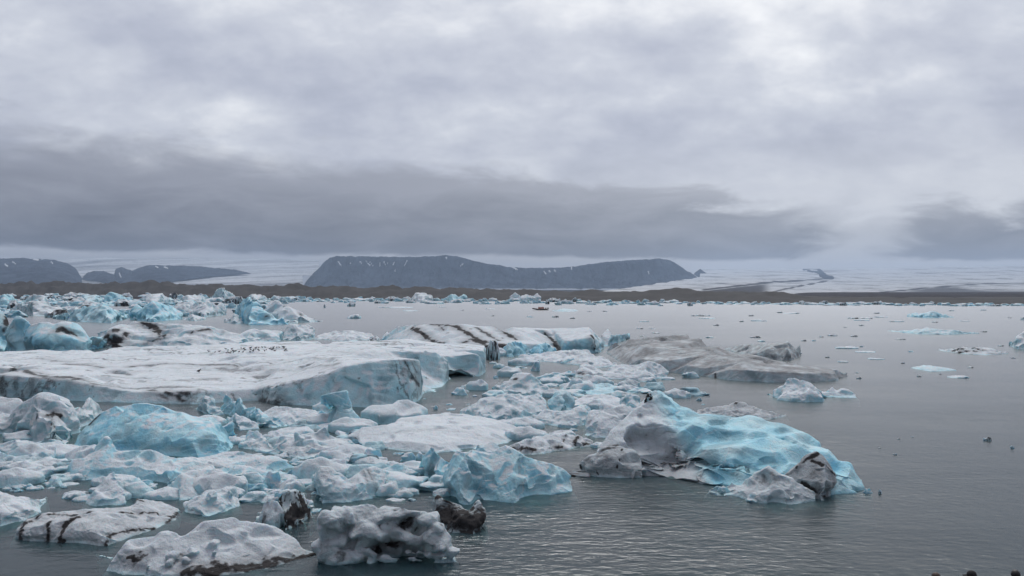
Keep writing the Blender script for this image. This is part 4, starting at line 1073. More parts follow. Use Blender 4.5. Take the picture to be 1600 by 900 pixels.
berg('iceberg', 'scooped white berg with a twisted peak and hollow centre behind the holed berg',
     [(487, 770), (500, 787), (540, 787), (562, 784), (605, 776), (624, 760)], [(489, 740, .9), (500, 729, 1.2), (514, 728, 1.3), (530, 742, 1.3), (545, 752, 1.2), (560, 737, 1.4), (569, 729, 1.4), (588, 727, 1.4), (606, 736, 1.2), (622, 754, .5)], mid=[(505, 755, .4), (535, 765, .4), (565, 757, .5), (580, 765, .35), (600, 755, .5)],
     cuts=[(540, 742, 1.0, (.45, .5, .3)), (508, 762, .0, (.3, .3, .22))], seed=50, blue=.3, snow_lo=.4, lump=.8, scallop=1.3, k=.8, strokes=[([(575, 735), (582, 750), (592, 772)], .05, .45), ([(568, 735), (574, 752)], .04, .35)])

# ---- the far field on the left: bergs told apart one by one
berg('iceberg', 'blue-sided berg with a dark left flank at the left edge, above the huge slab',
     [(-60, 552), (0, 548), (25, 553), (80, 556), (140, 552), (173, 541)], [(-60, 484, 5), (0, 487, 5), (28, 496, 4), (48, 508, 3), (64, 503, 4), (90, 508, 4), (120, 507, 4), (150, 522, 2.6), (171, 536, .8)], mid=[(20, 525, 1.2), (60, 525, 1.6), (95, 530, 1.2), (130, 532, 1.0), (40, 540, .6)], seed=51, blue=.62, snow_lo=.6, k=1.0, strokes=[([(5, 515), (12, 500), (18, 497)], .6, .9), ([(90, 518), (97, 512), (105, 520), (118, 524)], .4, .8), ([(38, 551), (55, 553)], .4, .8)], blobs=[((10, 530), 1.4, .55)])
berg('iceberg', 'long low dirty-white berg with black gullies behind the huge flat slab',
     [(150, 540), (172, 545), (220, 542), (300, 544), (370, 540), (442, 533)], [(153, 516, 3), (165, 508, 5), (178, 503.5, 7), (215, 503, 8), (250, 502, 8), (330, 506, 8), (400, 510, 7), (440, 516, 4)], mid=[(180, 525, 2), (220, 522, 2), (270, 525, 2.5), (330, 523, 2.5), (390, 522, 3), (430, 523, 2), (300, 515, 5)], seed=52, blue=.38, dirt=.10, snow_lo=.35, k=1.0, scallop=.8,
     strokes=[([(157, 515), (168, 524), (176, 535), (182, 542)], .8, 1.0), ([(180, 515), (176, 530)], .6, .9), ([(198, 520), (188, 533)], .6, .9), ([(222, 504), (240, 510), (256, 525)], .6, .9), ([(300, 520), (315, 516), (326, 514)], .4, .8), ([(260, 506), (290, 506)], .4, .8), ([(230, 535), (250, 530)], .4, .6)])
berg('iceberg', 'speckled white triangular berg at the right tip of the left ice field',
     [(405, 503), (455, 506), (508, 502)], [(408, 492, 6), (418, 478, 9), (427, 468.5, 11), (447, 475, 10), (480, 490, 6), (504, 499, 2)], mid=[(440, 490, 4), (470, 496, 2.5)], seed=53, blue=.3, dirt=.14, snow_lo=.15, k=1.0, blobs=[((445, 478), .6, .6), ((470, 492), .6, .5)])
berg('iceberg', 'striped bright blue berg leaning against the speckled triangular one', [(366, 500), (385, 508), (455, 507)], [(368, 480, 6), (375, 466, 10), (395, 464, 11), (412, 480, 7), (440, 493, 4), (452, 502, 1)], mid=[(390, 486, 4), (410, 492, 3)], seed=54, blue=.8, snow_lo=.8, lump=.5, k=1.0, blobs=[((417, 494), .8, .8)])
F = [  # label, front, crest, mid, blue, dirt, seed
 ('white dirt-topped berg in the left field above the dark-flanked berg', [(14, 490), (50, 494), (100, 493)], [(17, 481, 4), (28, 473, 8), (50, 470, 10), (75, 470, 11), (98, 482, 5)], [(60, 483, 4)], .2, .22),
 ('bluish jagged ridge of ice in the left field behind the dirty-white berg', [(82, 498), (120, 503), (175, 505), (203, 497)], [(88, 490, 4), (115, 482, 7), (140, 475, 10), (160, 472, 11), (185, 483, 7), (200, 492, 2)], [(130, 492, 3), (165, 490, 4)], .5, .1),
 ('dark berg on the skyline of the left ice field', [(113, 474), (140, 475), (163, 474)], [(116, 466, 8), (130, 461, 12), (150, 460, 12), (160, 465, 8)], [], .5, .3),
 ('ragged blue berg on the skyline right of the dark one', [(160, 476), (185, 477), (208, 474)], [(163, 464, 10), (172, 456, 16), (190, 458, 15), (204, 463, 10)], [], .7, .05),
 ('cluster of teal ice towers in the middle of the left ice field', [(200, 500), (240, 503), (286, 499)], [(203, 485, 6), (215, 475, 9), (238, 470, 11), (252, 474, 10), (268, 477, 10), (284, 488, 4)], [(225, 490, 3), (250, 488, 4), (270, 490, 3)], .68, .08),
 ('flat-topped white berg with a dark undercut in the left ice field', [(284, 493), (320, 496), (355, 492)], [(283, 478, 6), (300, 472, 10), (325, 470, 12), (345, 473, 10), (355, 482, 4)], [(310, 484, 3), (345, 483, 2.5)], .28, .04),
 ('sharp triangular berg standing on the skyline of the left ice field', [(326, 468), (350, 470), (372, 467)], [(328, 463, 8), (338, 456, 16), (347, 449.5, 22), (360, 457, 15), (369, 463, 8)], [], .35, .05),
 ('low white floe under the flat-topped berg', [(285, 500), (305, 502), (324, 499)], [(288, 495, 3), (300, 491, 5), (320, 496, 2)], [], .3, .05),
 ('stubby pale floe left of the striped bright blue berg', [(350, 504), (370, 507), (391, 503)], [(352, 497, 4), (365, 491, 7), (385, 496, 4)], [], .35, .02),
 ('jagged pale block at the left edge on the far ice field', [(-20, 480), (10, 481), (38, 478)], [(-18, 465, 8), (5, 459, 13), (20, 462, 11), (36, 468, 6)], [], .55, .15),
 ('pale ridge on the skyline near the left edge, dark stains on its side', [(38, 474), (65, 475), (95, 473)], [(40, 466, 8), (52, 459, 14), (70, 461, 12), (92, 466, 6)], [], .35, .2),
 ('white hump far back right of the ragged blue skyline berg', [(206, 474), (240, 476), (275, 473)], [(208, 466, 8), (228, 460, 13), (252, 458, 15), (272, 465, 8)], [], .35, .08),
 ('pale block far back left of the sharp triangular berg', [(274, 472), (298, 473), (328, 471)], [(276, 465, 7), (292, 460, 12), (315, 460, 12), (326, 466, 5)], [], .3, .05),
 ('dark-stained far berg right of the sharp triangular berg', [(376, 470), (400, 471), (428, 469)], [(378, 464, 7), (392, 459, 12), (410, 460, 11), (426, 465, 5)], [], .3, .3),
 ('white low floe with dark specks between the slab and the open water', [(490, 530), (540, 534), (592, 530)], [(495, 523, 4), (520, 517, 8), (550, 516, 9), (580, 521, 5)], [(540, 525, 3)], .25, .18),
 ('speckled white ice block left of the low floe, behind the slab', [(440, 531), (465, 534), (496, 529)], [(443, 516, 4), (455, 506, 7), (480, 505, 8), (493, 513, 4)], [(465, 520, 2)], .25, .12),
 ('small dark-capped lump at the right end of the low speckled floe', [(575, 534), (587, 536), (600, 533)], [(577, 528, 2), (588, 524, 3), (598, 529, 2)], [], .1, .5),
 ('bright rounded white berg in the far ice line below the mountain', [(638, 471), (660, 472), (678, 471)], [(640, 464, 8), (650, 458, 14), (668, 457, 15), (675, 462, 9)], [], .15, .12),
 ('blue and dark berg in the far ice line right of the bright rounded one', [(687, 470), (710, 471), (732, 470)], [(690, 465, 6), (705, 460, 12), (725, 459, 13), (730, 464, 7)], [], .5, .22),
 ('two-part pale block standing tall in the far ice line, below the mountain saddle', [(795, 470), (820, 471), (847, 470)], [(797, 463, 8), (805, 457, 14), (822, 459, 12), (840, 457, 14), (845, 462, 8)], [(822, 464, 6)], .3, .12),
 ('small pointed berg in the far ice line at its left end', [(443, 464), (455, 466), (468, 464)], [(446, 459, 6), (454, 452.6, 20), (462, 455, 16), (466, 460, 6)], [], .4, .1),
 ('little pale knob on the far ice line near the mountain foot', [(495, 463), (504, 464), (512, 463)], [(497, 458, 6), (503, 453.5, 16), (510, 458, 8)], [], .25, .05),
 ('blue berg with a dark hollow floating far right under the glacier', [(1416, 495), (1450, 497), (1495, 496)], [(1418, 490, 4), (1430, 487, 7), (1445, 488.5, 6), (1455, 486, 8), (1470, 489, 5), (1490, 493.5, 2)], [(1450, 492, 2)], .68, .1),
 ('low hat-shaped blue-grey berg far right with long flat brims', [(1385, 517), (1430, 522), (1480, 523), (1532, 521)], [(1390, 515, 2), (1425, 514.5, 4), (1438, 513, 5), (1447, 511.5, 6), (1460, 513, 5), (1490, 515, 3), (1528, 519, 1)], [(1445, 516, 2)], .42, .1),
 ('low floe peppered with black stones far right', [(1463, 547), (1500, 553), (1540, 555), (1578, 553)], [(1467, 545, 2), (1500, 543, 5), (1530, 542, 6), (1550, 544, 4), (1574, 551, 1)], [(1520, 548, 2)], .25, .25),
 ('plain low pale-blue floe right below the stone-peppered one', [(1422, 575), (1455, 581), (1496, 579)], [(1426, 573.5, 1.5), (1445, 570, 4), (1470, 573, 3), (1492, 577, 1)], [], .42, .02),
 ('pale berg cut off by the right edge of the picture', [(1576, 540), (1590, 546), (1630, 547)], [(1578, 533, 2), (1588, 526, 4), (1600, 518, 6), (1625, 516, 6)], [(1592, 537, 1.2)], .4, .05),
 ('dark little floe at the right edge above the cut-off pale berg', [(1593, 500), (1604, 501), (1620, 500)], [(1595, 496, 2), (1605, 492, 4), (1618, 495, 2)], [], .2, .35),
 ('long low green floe just right of the orange boat', [(861, 486), (885, 487), (905, 486)], [(864, 484, 3), (880, 482, 6), (900, 483.5, 4)], [], .6, .15),
]
for i, (lab, fr, cr, md, bl, di) in enumerate(F):
    kw = {}
    if fr[0][0] > 1380:                                       # the lone ones far right stand steeper
        cr = [(a_, b_, c_ * .55) for a_, b_, c_ in cr]; md = [(a_, b_, c_ * .55) for a_, b_, c_ in md]; kw['back'] = 1.6
    if 'pepper' in lab:
        kw['blobs'] = [((x, y), .35, 1.0) for x, y in ((1497, 546), (1503, 545), (1515, 543), (1520, 544), (1528, 545), (1510, 549), (1490, 548), (1535, 547), (1500, 550), (1525, 549))]
    berg('iceberg' if 'floe' not in lab else 'ice_floe', lab, fr, cr, md, seed=60 + i, blue=bl, dirt=di, snow_lo=.70 if bl > .4 else .25, k=.95, cat='iceberg' if 'floe' not in lab else 'ice floe', lump=.9, scallop=1.2, **kw)

# ---- named small pieces in the foreground
for a in [
 (838, 580, 22, 16, 'lump', 'small pale ice lump in the channel below the teal domes'),
 (1082, 591, 34, 10, 'lump', 'small white lump at the foot of the silt-covered berg'),
 (578, 727, 52, 24, 'lump', 'pale broken chunk between the wide snow floe and the scooped berg'),
 (636, 722, 34, 15, 'lump', 'small round chunk at the left foot of the blue-white pyramid'),
 (657, 720, 22, 13, 'lump', 'smaller round chunk touching the left foot of the blue-white pyramid'),
 (420, 767, 42, 28, 'lump', 'translucent block of grey ice above the black boulder-like lump'),
 (418, 828, 50, 30, 'dirty', 'dark flat shelf of ice left of the black boulder-like lump'),
 (28, 756, 56, 18, 'lump', 'lumpy white piece at the left edge in the slushy water'),
 (78, 762, 42, 14, 'lump', 'low white piece in the slushy water left of the squat chunk'),
 (150, 760, 30, 10, 'floe', 'flat grey piece among the slush behind the squat chunk'),
 (120, 724, 62, 18, 'floe', 'flat snow strip left of the spike of the long low berg'),
 (610, 664, 120, 24, 'floe', 'long grey floe below the blue cliff, right of the upright fin'),
 (776, 635, 26, 10, 'lump', 'small white piece in front of the dark slab cavity'),
 (745, 610, 40, 12, 'floe', 'thin white floe inside the dark slab cavity'),
 (778, 576, 24, 8, 'lump', 'little white cube of ice right of the slab end'),
 (770, 562, 28, 22, 'dirty', 'dark stained lump wedged against the right end of the slab'),
 (680, 640, 10, 7, 'lump', 'tiny white lump floating under the slab corner'),
 (1358, 772, 18, 8, 'lump', 'tiny white fragment off the right tip of the biggest blue berg'),
 (1376, 772, 6, 5, 'dirty', 'tiny dark fragment right of the biggest blue berg'),
 (1190, 787, 44, 14, 'lump', 'small pale lump in front of the grey snow-crusted wing'),
 (1130, 772, 34, 10, 'lump', 'little snowy knob at the left tip of the grey snow-crusted wing'),
 (820, 672, 60, 12, 'floe', 'low floe fragment in the channel above the ash-blotched floe'),
 (790, 645, 30, 10, 'blue', 'small blue piece under the broad pale lump'),
 (700, 668, 40, 10, 'floe', 'thin plate of ice at the back of the wide snow floe'),
 (345, 722, 30, 8, 'lump', 'small lump in the gap under the double-humped blue berg'),
 (390, 690, 34, 16, 'lump', 'white lump at the right foot of the double-humped blue berg'),
 (470, 650, 20, 8, 'lump', 'tiny knob on the water left of the upright fin'),
 (1545, 689, 14, 4, 'dirty', 'dark sliver of ice alone on the right-hand water'),
 (1583, 701, 7, 3, 'dirty', 'tiny dark bit right of the dark sliver'),
 (551, 498, 26, 5, 'floe', 'thin floe alone on the open water below the mountain'),
 (548, 479, 14, 6, 'dirty', 'dark low piece on the far water, left of the orange boat'),
 (507, 481, 4, 4, 'dirty', 'tiny dark speck of ice near the far ice line'),
 (760, 652, 16, 6, 'lump', 'crumb of ice beside the broad pale lump'),
 (935, 700, 26, 6, 'floe', 'flat scrap of ice right of the ash-blotched floe'),
 (640, 745, 30, 8, 'floe', 'thin plate left of the blue-white pyramid'),
 (880, 601, 30, 12, 'lump', 'dim lump behind the green half-sunken floe'),
 (1000, 655, 30, 14, 'lump', 'pale lump filling the gap beside the smooth white hump'),
 (440, 790, 60, 22, 'blue', 'sunken grey-blue block right above the black boulder-like lump'),
 (60, 736, 70, 12, 'floe', 'flat plate under the murky grey-blue block at the left'),
 (720, 618, 36, 12, 'lump', 'broken white bit below the dark slab cavity'),
 (880, 686, 50, 8, 'floe', 'thin floe behind the ash-blotched floe'),
 (905, 612, 44, 20, 'lump', 'hazy white lump at the left end of the green half-sunken floe'),
 (1060, 622, 50, 10, 'floe', 'pale flat floe behind the peak of the biggest blue berg'),
 (985, 606, 40, 10, 'floe', 'thin floe right of the green half-sunken floe'),
 (740, 578, 30, 10, 'lump', 'white crumb at the right end of the huge slab'),
]:
    chunk(*a)

# ---- loose pieces on the open water to the right
rnd = random.Random(5)
SP = [(1335, 498, 18, 4, 'dirty'), (1355, 498, 22, 3, 'dirty'), (1372, 490, 10, 3, 'dirty'), (1380, 496, 22, 3, 'floe'), (1350, 501, 26, 3, 'floe'), (1405, 503, 24, 3, 'floe'), (1347, 509, 10, 3, 'dirty'), (1322, 512, 6, 2, 'dirty'), (1303, 525, 18, 4, 'dirty'), (1336, 526, 12, 3, 'dirty'), (1284, 527, 8, 3, 'dirty'), (1272, 533, 10, 4, 'lump'), (1257, 533, 8, 3, 'dirty'), (1328, 545, 38, 5, 'floe'), (1347, 542, 8, 5, 'lump'), (1358, 551, 34, 3, 'floe'), (1425, 550, 10, 4, 'lump'), (1373, 562, 26, 3, 'floe'), (1320, 566, 18, 3, 'floe'), (1294, 559, 8, 3, 'dirty'), (1412, 568, 7, 3, 'dirty'), (1438, 589, 8, 4, 'dirty'), (1343, 592, 9, 4, 'dirty'), (1503, 591, 32, 5, 'floe'), (1518, 575, 10, 3, 'dirty'), (1540, 519, 12, 3, 'dirty'), (1565, 541, 10, 3, 'dirty'), (1410, 531, 18, 2, 'dirty'), (1510, 502, 20, 2, 'floe'), (1488, 486, 10, 3, 'floe'), (1538, 485, 10, 3, 'floe'), (1580, 497, 8, 2, 'dirty'), (1462, 504, 10, 3, 'dirty'), (1240, 490, 26, 3, 'floe'), (1220, 489, 10, 3, 'dirty'), (1100, 494, 26, 4, 'dirty'), (1108, 498, 30, 3, 'floe'), (1085, 494, 10, 3, 'dirty'), (1175, 494, 10, 3, 'dirty'), (1188, 502, 26, 4, 'floe'), (1160, 503, 8, 3, 'dirty'), (1120, 509, 10, 3, 'dirty'), (1025, 521, 14, 3, 'dirty'), (1000, 514, 12, 3, 'dirty'), (1020, 514, 10, 2, 'dirty'), (1005, 526, 12, 2, 'dirty'), (1110, 528, 14, 4, 'floe'), (1182, 528, 18, 4, 'dirty'), (1192, 534, 16, 5, 'lump'), (1095, 530, 6, 2, 'dirty'), (828, 496, 16, 5, 'lump'), (868, 496, 12, 4, 'dirty'), (895, 498, 10, 3, 'dirty'), (945, 487, 8, 3, 'dirty'), (922, 487, 10, 2, 'dirty'), (1008, 503, 16, 3, 'floe'), (722, 485, 6, 2, 'dirty'), (770, 494, 6, 2, 'dirty'), (640, 486, 26, 2, 'floe'), (615, 481, 60, 2, 'floe'), (690, 480, 12, 2, 'floe'), (765, 483, 16, 2, 'floe'), (1405, 687, 6, 2, 'dirty'), (1427, 683, 6, 2, 'dirty'), (1400, 711, 7, 3, 'dirty'), (1375, 701, 4, 2, 'dirty'), (1585, 560, 8, 3, 'dirty'), (1340, 583, 5, 2, 'dirty'), (1470, 585, 5, 2, 'dirty')]
for px_, py_, w_, h_, k_ in SP:
    chunk(px_, py_, w_ * 1.05, h_ * 0.45, k_, 'scattered small bit of ice drifting on the open water right of the bergs', 'small ice bits on the open water', name='ice_fragment')

# ---- far ice line along the moraine
def shore_py(px): return float(tab(np.array([px]), SHORE)[0])
for i in range(210):
    px = 430 + (1640 - 430) * (i + rnd.uniform(0, 1)) / 210
    t = rnd.random() ** 1.3
    lo = shore_py(px) + 0.6
    py = lo + t * (5.5 if px < 1100 else 2.2)
    hgt = rnd.uniform(2.5, 6.5) * (1.0 if px < 1050 else 0.7)
    chunk(px, py, rnd.uniform(8, 24), hgt, rnd.choice(('lump', 'lump', 'blue', 'fin', 'floe', 'dirty')), 'small far piece of the ice line packed along the moraine shore', 'ice packed along the far shore', name='far_ice_chunk')
# ---- back rows of the left ice field
for i in range(190):
    px = rnd.uniform(-40, 470)
    py = 464.5 + rnd.random() ** 1.5 * 32
    if px > 400 and py > 476: continue
    s = (py - 452) / 22
    chunk(px, py, rnd.uniform(14, 40) * (0.6 + 0.4 * s), rnd.uniform(4, 10) * (0.6 + 0.35 * s), rnd.choice(('lump', 'lump', 'blue', 'fin', 'floe', 'dirty')), 'small broken block filling the left ice field between the larger bergs', 'broken blocks of the left ice field', name='ice_block')
# ---- brash between the foreground bergs
BR = [(0, 110, 738, 772, 30), (90, 300, 755, 790, 18), (385, 490, 735, 820, 34), (380, 480, 690, 735, 12), (480, 640, 690, 730, 26), (590, 700, 715, 785, 30), (300, 520, 655, 690, 22), (640, 760, 600, 650, 12), (760, 930, 590, 690, 40), (860, 1000, 600, 640, 14), (1010, 1110, 600, 640, 8), (0, 160, 700, 740, 14), (740, 1050, 560, 600, 16), (830, 960, 660, 700, 10)]
for x0, x1, y0, y1, n in BR:
    for i in range(n):
        px, py = rnd.uniform(x0, x1), rnd.uniform(y0, y1)
        wd = rnd.uniform(5, 24) * (0.4 + (py - 500) / 300)
        kd = rnd.choice(('lump', 'floe', 'clear', 'blue', 'floe'))
        o = chunk(px, py, wd * (1.6 if kd == 'floe' else 1), wd * rnd.uniform(.12, .4), kd, 'small loose brash piece floating between the foreground bergs', 'brash ice between the foreground bergs', name='brash_ice')
        if rnd.random() < .5:
            o.location.z = -rnd.uniform(.35, .95) * o.scale.z * HGT[kd]
# ---- low floes jammed between the bergs
FL = [(0, 120, 715, 775, 9), (120, 420, 735, 790, 12), (380, 500, 690, 780, 9), (480, 660, 700, 760, 10), (290, 560, 645, 700, 12), (760, 960, 585, 690, 18), (860, 1010, 560, 625, 8), (590, 700, 735, 780, 5), (0, 90, 690, 720, 4), (1000, 1090, 590, 640, 4), (740, 880, 555, 590, 5)]
for x0, x1, y0, y1, n in FL:
    for i in range(int(n * 1.6)):
        px, py = rnd.uniform(x0, x1), rnd.uniform(y0, y1)
        wd = rnd.uniform(26, 100) * (0.35 + (py - 500) / 300)
        chunk(px, py, wd, wd * rnd.uniform(.12, .26), rnd.choice(('floe', 'lump', 'floe', 'fin', 'clear')), 'low pale floe jammed among the larger foreground bergs', 'low floes between the foreground bergs', name='ice_floe', cat='ice floe')

# ================================================================ small things on and around the ice
def ray_tree(o):
    co, no = arrays(o.data)
    co = co + np.array(o.location)
    return BVHTree.FromPolygons(co.tolist(), [tuple(p.vertices) for p in o.data.polygons])
def view_hit(tree, px, py):
    return tree.ray_cast(Vector((0, 0, CAM_H)), Vector(((px - 800) / FPX, 1, -(py - HOR) / FPX)).normalized())[0]

# rock carried on the ice
b1_tree = ray_tree(B1)
h = view_hit(b1_tree, 1015, 627) or view_hit(b1_tree, 1020, 632)
st_me = unit_chunk('lump', 905, 0.0, 2.0)
st_o = bpy.data.objects.new('stone', st_me)
COL.objects.link(st_o)
st_o.location = h + Vector((0, 0.15, 0.10)); st_o.scale = (0.62, 0.6, 0.9)
tag(st_o, 'black stone perched at the peak of the biggest blue berg', 'stone')

# birds
BIRD = plain('dark_bird', (0.035, 0.034, 0.036), 0.6)  # one dark grey tone over the whole bird
def bird_mesh():
    prof = [(-.30, .13, .006), (-.22, .145, .035), (-.10, .155, .075), (.02, .165, .09), (.10, .19, .075), (.14, .235, .048), (.17, .275, .046), (.205, .285, .04), (.235, .28, .018), (.29, .27, .004)]
    v, f, n = [], [], 8
    for x, z, r_ in prof:
        for k_ in range(n):
            a = 2 * math.pi * k_ / n
            v.append((x, r_ * math.cos(a), z + r_ * 0.95 * math.sin(a)))
    for i in range(len(prof) - 1):
        for k_ in range(n):
            f.append((i * n + k_, i * n + (k_ + 1) % n, (i + 1) * n + (k_ + 1) % n, (i + 1) * n + k_))
    for sy in (-.03, .03):                                   # legs
        b0 = len(v)
        for z in (.0, .12):
            for k_ in range(4):
                a = math.pi / 2 * k_
                v.append((.01 + .012 * math.cos(a), sy + .012 * math.sin(a), z))
        for k_ in range(4):
            f.append((b0 + k_, b0 + (k_ + 1) % 4, b0 + 4 + (k_ + 1) % 4, b0 + 4 + k_))
    me = mesh_np('bird', v, f)
    smooth(me)
    me.materials.append(BIRD)
    return me
bird_me = bird_mesh()
slab = BERGS['huge flat white slab with a long blue cliff, gulls resting on top']
slab['label'] = 'huge flat white slab with a long blue cliff and a flock of birds on top'
tree = ray_tree(slab)
rb = random.Random(9)
spots = [(326, 550), (336, 551), (343, 550)] + [(rb.uniform(352, 456), 0) for _ in range(46)]
for px, py in spots:
    if not py:
        py = 549.5 - (px - 352) * 0.045 + rb.uniform(-3.5, 3.5)
    h = view_hit(tree, px, py)
    if h is None: continue
    o = bpy.data.objects.new('bird', bird_me)
    COL.objects.link(o)
    o.location = h - Vector((0, 0, .01)); o.rotation_euler = (0, 0, rb.uniform(0, 6.28)); s = rb.uniform(.5, .7); o.scale = (s, s, s)
    tag(o, 'small dark bird resting in the flock on the huge flat slab', 'bird', 'flock of birds on the slab')
h = view_hit(tree, 311, 583)
if h is not None:
    o = bpy.data.objects.new('bird', bird_me); COL.objects.link(o)
    o.location = h; o.scale = (.8, .8, 1.3)
    tag(o, 'lone dark bird standing apart from the flock on the slab', 'bird')

# people
SKIN = plain('skin', (0.42, 0.27, 0.20), 0.55)
def cloth(name, c): return plain(name, c, 0.85)
def person_mesh(seated=False):
    J = {'pelvis': (0, 0, .96, .145), 'belly': (0, .0, 1.12, .135), 'chest': (0, .0, 1.32, .15), 'neck0': (0, 0, 1.47, .07), 'neck': (0, .01, 1.54, .058), 'head0': (0, .015, 1.60, .082), 'head': (0, .02, 1.68, .098), 'crown': (0, .01, 1.73, .085)}
    E = [('pelvis', 'belly'), ('belly', 'chest'), ('chest', 'neck0'), ('neck0', 'neck'), ('neck', 'head0'), ('head0', 'head'), ('head', 'crown')]
    for s, q in ((-1, 'l'), (1, 'r')):
        J['sh' + q] = (.19 * s, 0, 1.41, .075)
        J['el' + q] = (.29 * s, -.10, 1.15, .055)
        J['wr' + q] = (.20 * s, .09, 1.00, .05)              # hands in the jacket pockets
        J['hip' + q] = (.10 * s, 0, .90, .105)
        if seated:
            J['kn' + q] = (.13 * s, .42, .92, .075); J['an' + q] = (.13 * s, .46, .52, .05); J['to' + q] = (.13 * s, .62, .49, .045)
        else:
            J['kn' + q] = (.115 * s, .03, .50, .07); J['an' + q] = (.12 * s, -.01, .09, .05); J['to' + q] = (.13 * s, .16, .05, .045)
        E += [('chest', 'sh' + q), ('sh' + q, 'el' + q), ('el' + q, 'wr' + q), ('pelvis', 'hip' + q), ('hip' + q, 'kn' + q), ('kn' + q, 'an' + q), ('an' + q, 'to' + q)]
    keys = list(J)
    me = bpy.data.meshes.new('person')
    me.from_pydata([J[q][:3] for q in keys], [(keys.index(a), keys.index(b)) for a, b in E], [])
    o = bpy.data.objects.new('tmp', me)
    COL.objects.link(o)
    o.modifiers.new('s', 'SKIN')
    for i, q in enumerate(keys):
        sv = me.skin_vertices[0].data[i]
        sv.radius = (J[q][3], J[q][3] * (.8 if q in ('pelvis', 'belly', 'chest') else 1))
        sv.use_root = (q == 'pelvis')
    sb = o.modifiers.new('b', 'SUBSURF'); sb.levels = 2; sb.render_levels = 2
    dg = bpy.context.evaluated_depsgraph_get()
    out = bpy.data.meshes.new_from_object(o.evaluated_get(dg))
    bpy.data.objects.remove(o)
    smooth(out)
    return out
def dress(me, jacket, trousers):
    for m_ in (jacket, trousers, SKIN): me.materials.append(m_)
    for p in me.polygons:
        z, y = p.center.z, p.center.y
        p.material_index = 2 if z > 1.53 else (0 if (z > .93 and y < .25) else 1)
    return me
def dome(rx, ry, rz, z0, y0, brim=None, drop=0.35):
    bm = bmesh.new()
    bmesh.ops.create_uvsphere(bm, u_segments=20, v_segments=12, radius=1)
    bmesh.ops.delete(bm, geom=[v for v in bm.verts if v.co.z < -drop], context='VERTS')
    bm.transform(Matrix.Translation((0, y0, z0)) @ Matrix.Diagonal((rx, ry, rz, 1)))
    if brim:
        r_ = bmesh.ops.create_cube(bm, size=1)
        bmesh.ops.transform(bm, matrix=Matrix.Translation((0, y0 + ry + .03, z0 - .02)) @ Matrix.Rotation(-.2, 4, 'X') @ Matrix.Diagonal((.15, .11, .012, 1)), verts=r_['verts'])
    me = bpy.data.meshes.new('hat'); bm.to_mesh(me); bm.free(); smooth(me)
    return me
HAIR_B, HAIR_D, CAP = plain('brown_hair', (.045, .026, .02), .6), plain('dark_hair', (.012, .01, .011), .5), cloth('black_cloth', (.012, .012, .014))
def person(loc, rot, top_px, jacket, trousers, head, label, hat):
    me = dress(person_mesh(), jacket, trousers)
    o = link('person', me)
    gz = bank_z(loc[0], loc[1])
    ztop = CAM_H - (top_px - HOR) / FPX * loc[1]
    s = (ztop - gz) / 1.845
    o.location = (loc[0], loc[1], gz - .01); o.rotation_euler = (0, 0, rot); o.scale = (s, s, s)
    link(hat, head[0], head[1], o)
    tag(o, label, 'person')
NAVY, GREY, OLIVE = cloth('navy_cloth', (.02, .025, .05)), cloth('grey_cloth', (.06, .06, .065)), cloth('maroon_cloth', (.10, .02, .025))
D0 = 20.5
xx = lambda px: (px - 800) / FPX * D0
person((xx(1463), D0), .2, 893.5, OLIVE, NAVY, (dome(.112, .122, .125, 1.715, .005, drop=.6), HAIR_B), 'person with brown hair, only the top of the head showing at the bottom edge', 'hair')
person((xx(1519), D0), 1.45, 890.5, CAP, GREY, (dome(.112, .122, .118, 1.725, .01, brim=True, drop=.25), CAP), 'person in a black cap with its peak turned left, at the bottom edge', 'cap')
person((xx(1587), D0), -.3, 889.5, NAVY, GREY, (dome(.112, .122, .125, 1.72, .005, drop=.7), HAIR_D), 'person with dark hair at the bottom right corner', 'hair')

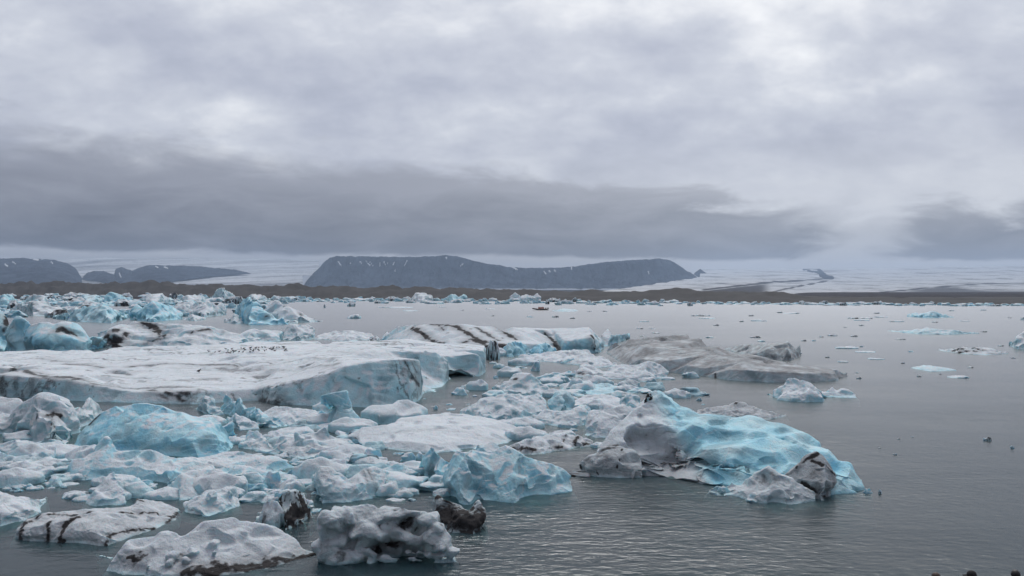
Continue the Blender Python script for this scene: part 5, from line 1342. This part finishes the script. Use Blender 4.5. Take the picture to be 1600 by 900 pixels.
# inflatable boat far out, with passengers in orange suits
RUB, ORANGE, METAL = plain('grey_rubber', (.05, .035, .035), .5), cloth('orange_suit', (.42, .10, .04)), plain('dark_metal', (.03, .03, .03), .4)
boat = bpy.data.objects.new('inflatable_boat', None)
COL.objects.link(boat)
boat.location = at(844, 484.5); boat.rotation_euler = (0, 0, R(78))
tag(boat, 'dark inflatable boat carrying passengers on the far water below the mountain saddle', 'boat')
def tube(path, rad, n=10):
    v, f = [], []
    P_ = [Vector(p) for p in path]
    for i, p in enumerate(P_):
        d_ = (P_[min(i + 1, len(P_) - 1)] - P_[max(i - 1, 0)]).normalized()
        sd = d_.cross(Vector((0, 0, 1))).normalized(); u_ = sd.cross(d_)
        r_ = rad if 0 < i < len(P_) - 1 else rad * .5
        for k_ in range(n):
            a = 2 * math.pi * k_ / n
            v.append(p + sd * (r_ * math.cos(a)) + u_ * (r_ * math.sin(a)))
    for i in range(len(P_) - 1):
        for k_ in range(n):
            f.append((i * n + k_, i * n + (k_ + 1) % n, (i + 1) * n + (k_ + 1) % n, (i + 1) * n + k_))
    f.append(tuple(range(n))[::-1]); f.append(tuple(range(len(v) - n, len(v))))
    me = mesh_np('tube', v, f); smooth(me)
    return me
path = [(-1.0, -3.3, .35)] + [(-1.05, y, .35) for y in np.linspace(-3.0, 1.2, 8)] + [(-1.05 * math.cos(a), 1.2 + 2.0 * math.sin(a), .35 + .35 * math.sin(a)) for a in np.linspace(.2, math.pi - .2, 9)] + [(1.05, y, .35) for y in np.linspace(1.2, -3.0, 8)] + [(1.0, -3.3, .35)]
link('tube_collar', tube(path, .28), RUB, boat)
def boxp(name, c, s, mat):
    bm = bmesh.new(); bmesh.ops.create_cube(bm, size=1)
    bm.transform(Matrix.Translation(c) @ Matrix.Diagonal((*s, 1)))
    bmesh.ops.bevel(bm, geom=bm.edges[:], offset=min(s) * .15, segments=2, affect='EDGES')
    me = bpy.data.meshes.new(name); bm.to_mesh(me); bm.free()
    return link(name, me, mat, boat)
boxp('floor', (0, -.8, .12), (1.7, 4.6, .12), RUB); boxp('bench', (0, -.6, .42), (.5, 3.2, .42), METAL); boxp('console', (0, -2.5, .7), (.6, .4, .8), METAL); boxp('outboard_motor', (0, -3.45, .75), (.36, .45, .8), METAL); boxp('propeller_shaft', (0, -3.5, .1), (.12, .2, .7), METAL)
sit = dress(person_mesh(True), ORANGE, ORANGE)
for i, (x, y, r_) in enumerate([(-.25, .6, R(90)), (-.25, -.2, R(90)), (-.25, -1.0, R(90)), (.25, .3, R(-90)), (.25, -.6, R(-90)), (.25, -1.4, R(-90))]):
    o = link('person', sit)
    M = Matrix.Rotation(R(78), 4, 'Z')
    o.location = boat.location + M @ Vector((x, y, -.25)); o.rotation_euler = (0, 0, R(78) + r_)
    tag(o, 'passenger in an orange suit seated in the far inflatable boat', 'person', 'passengers in the boat')
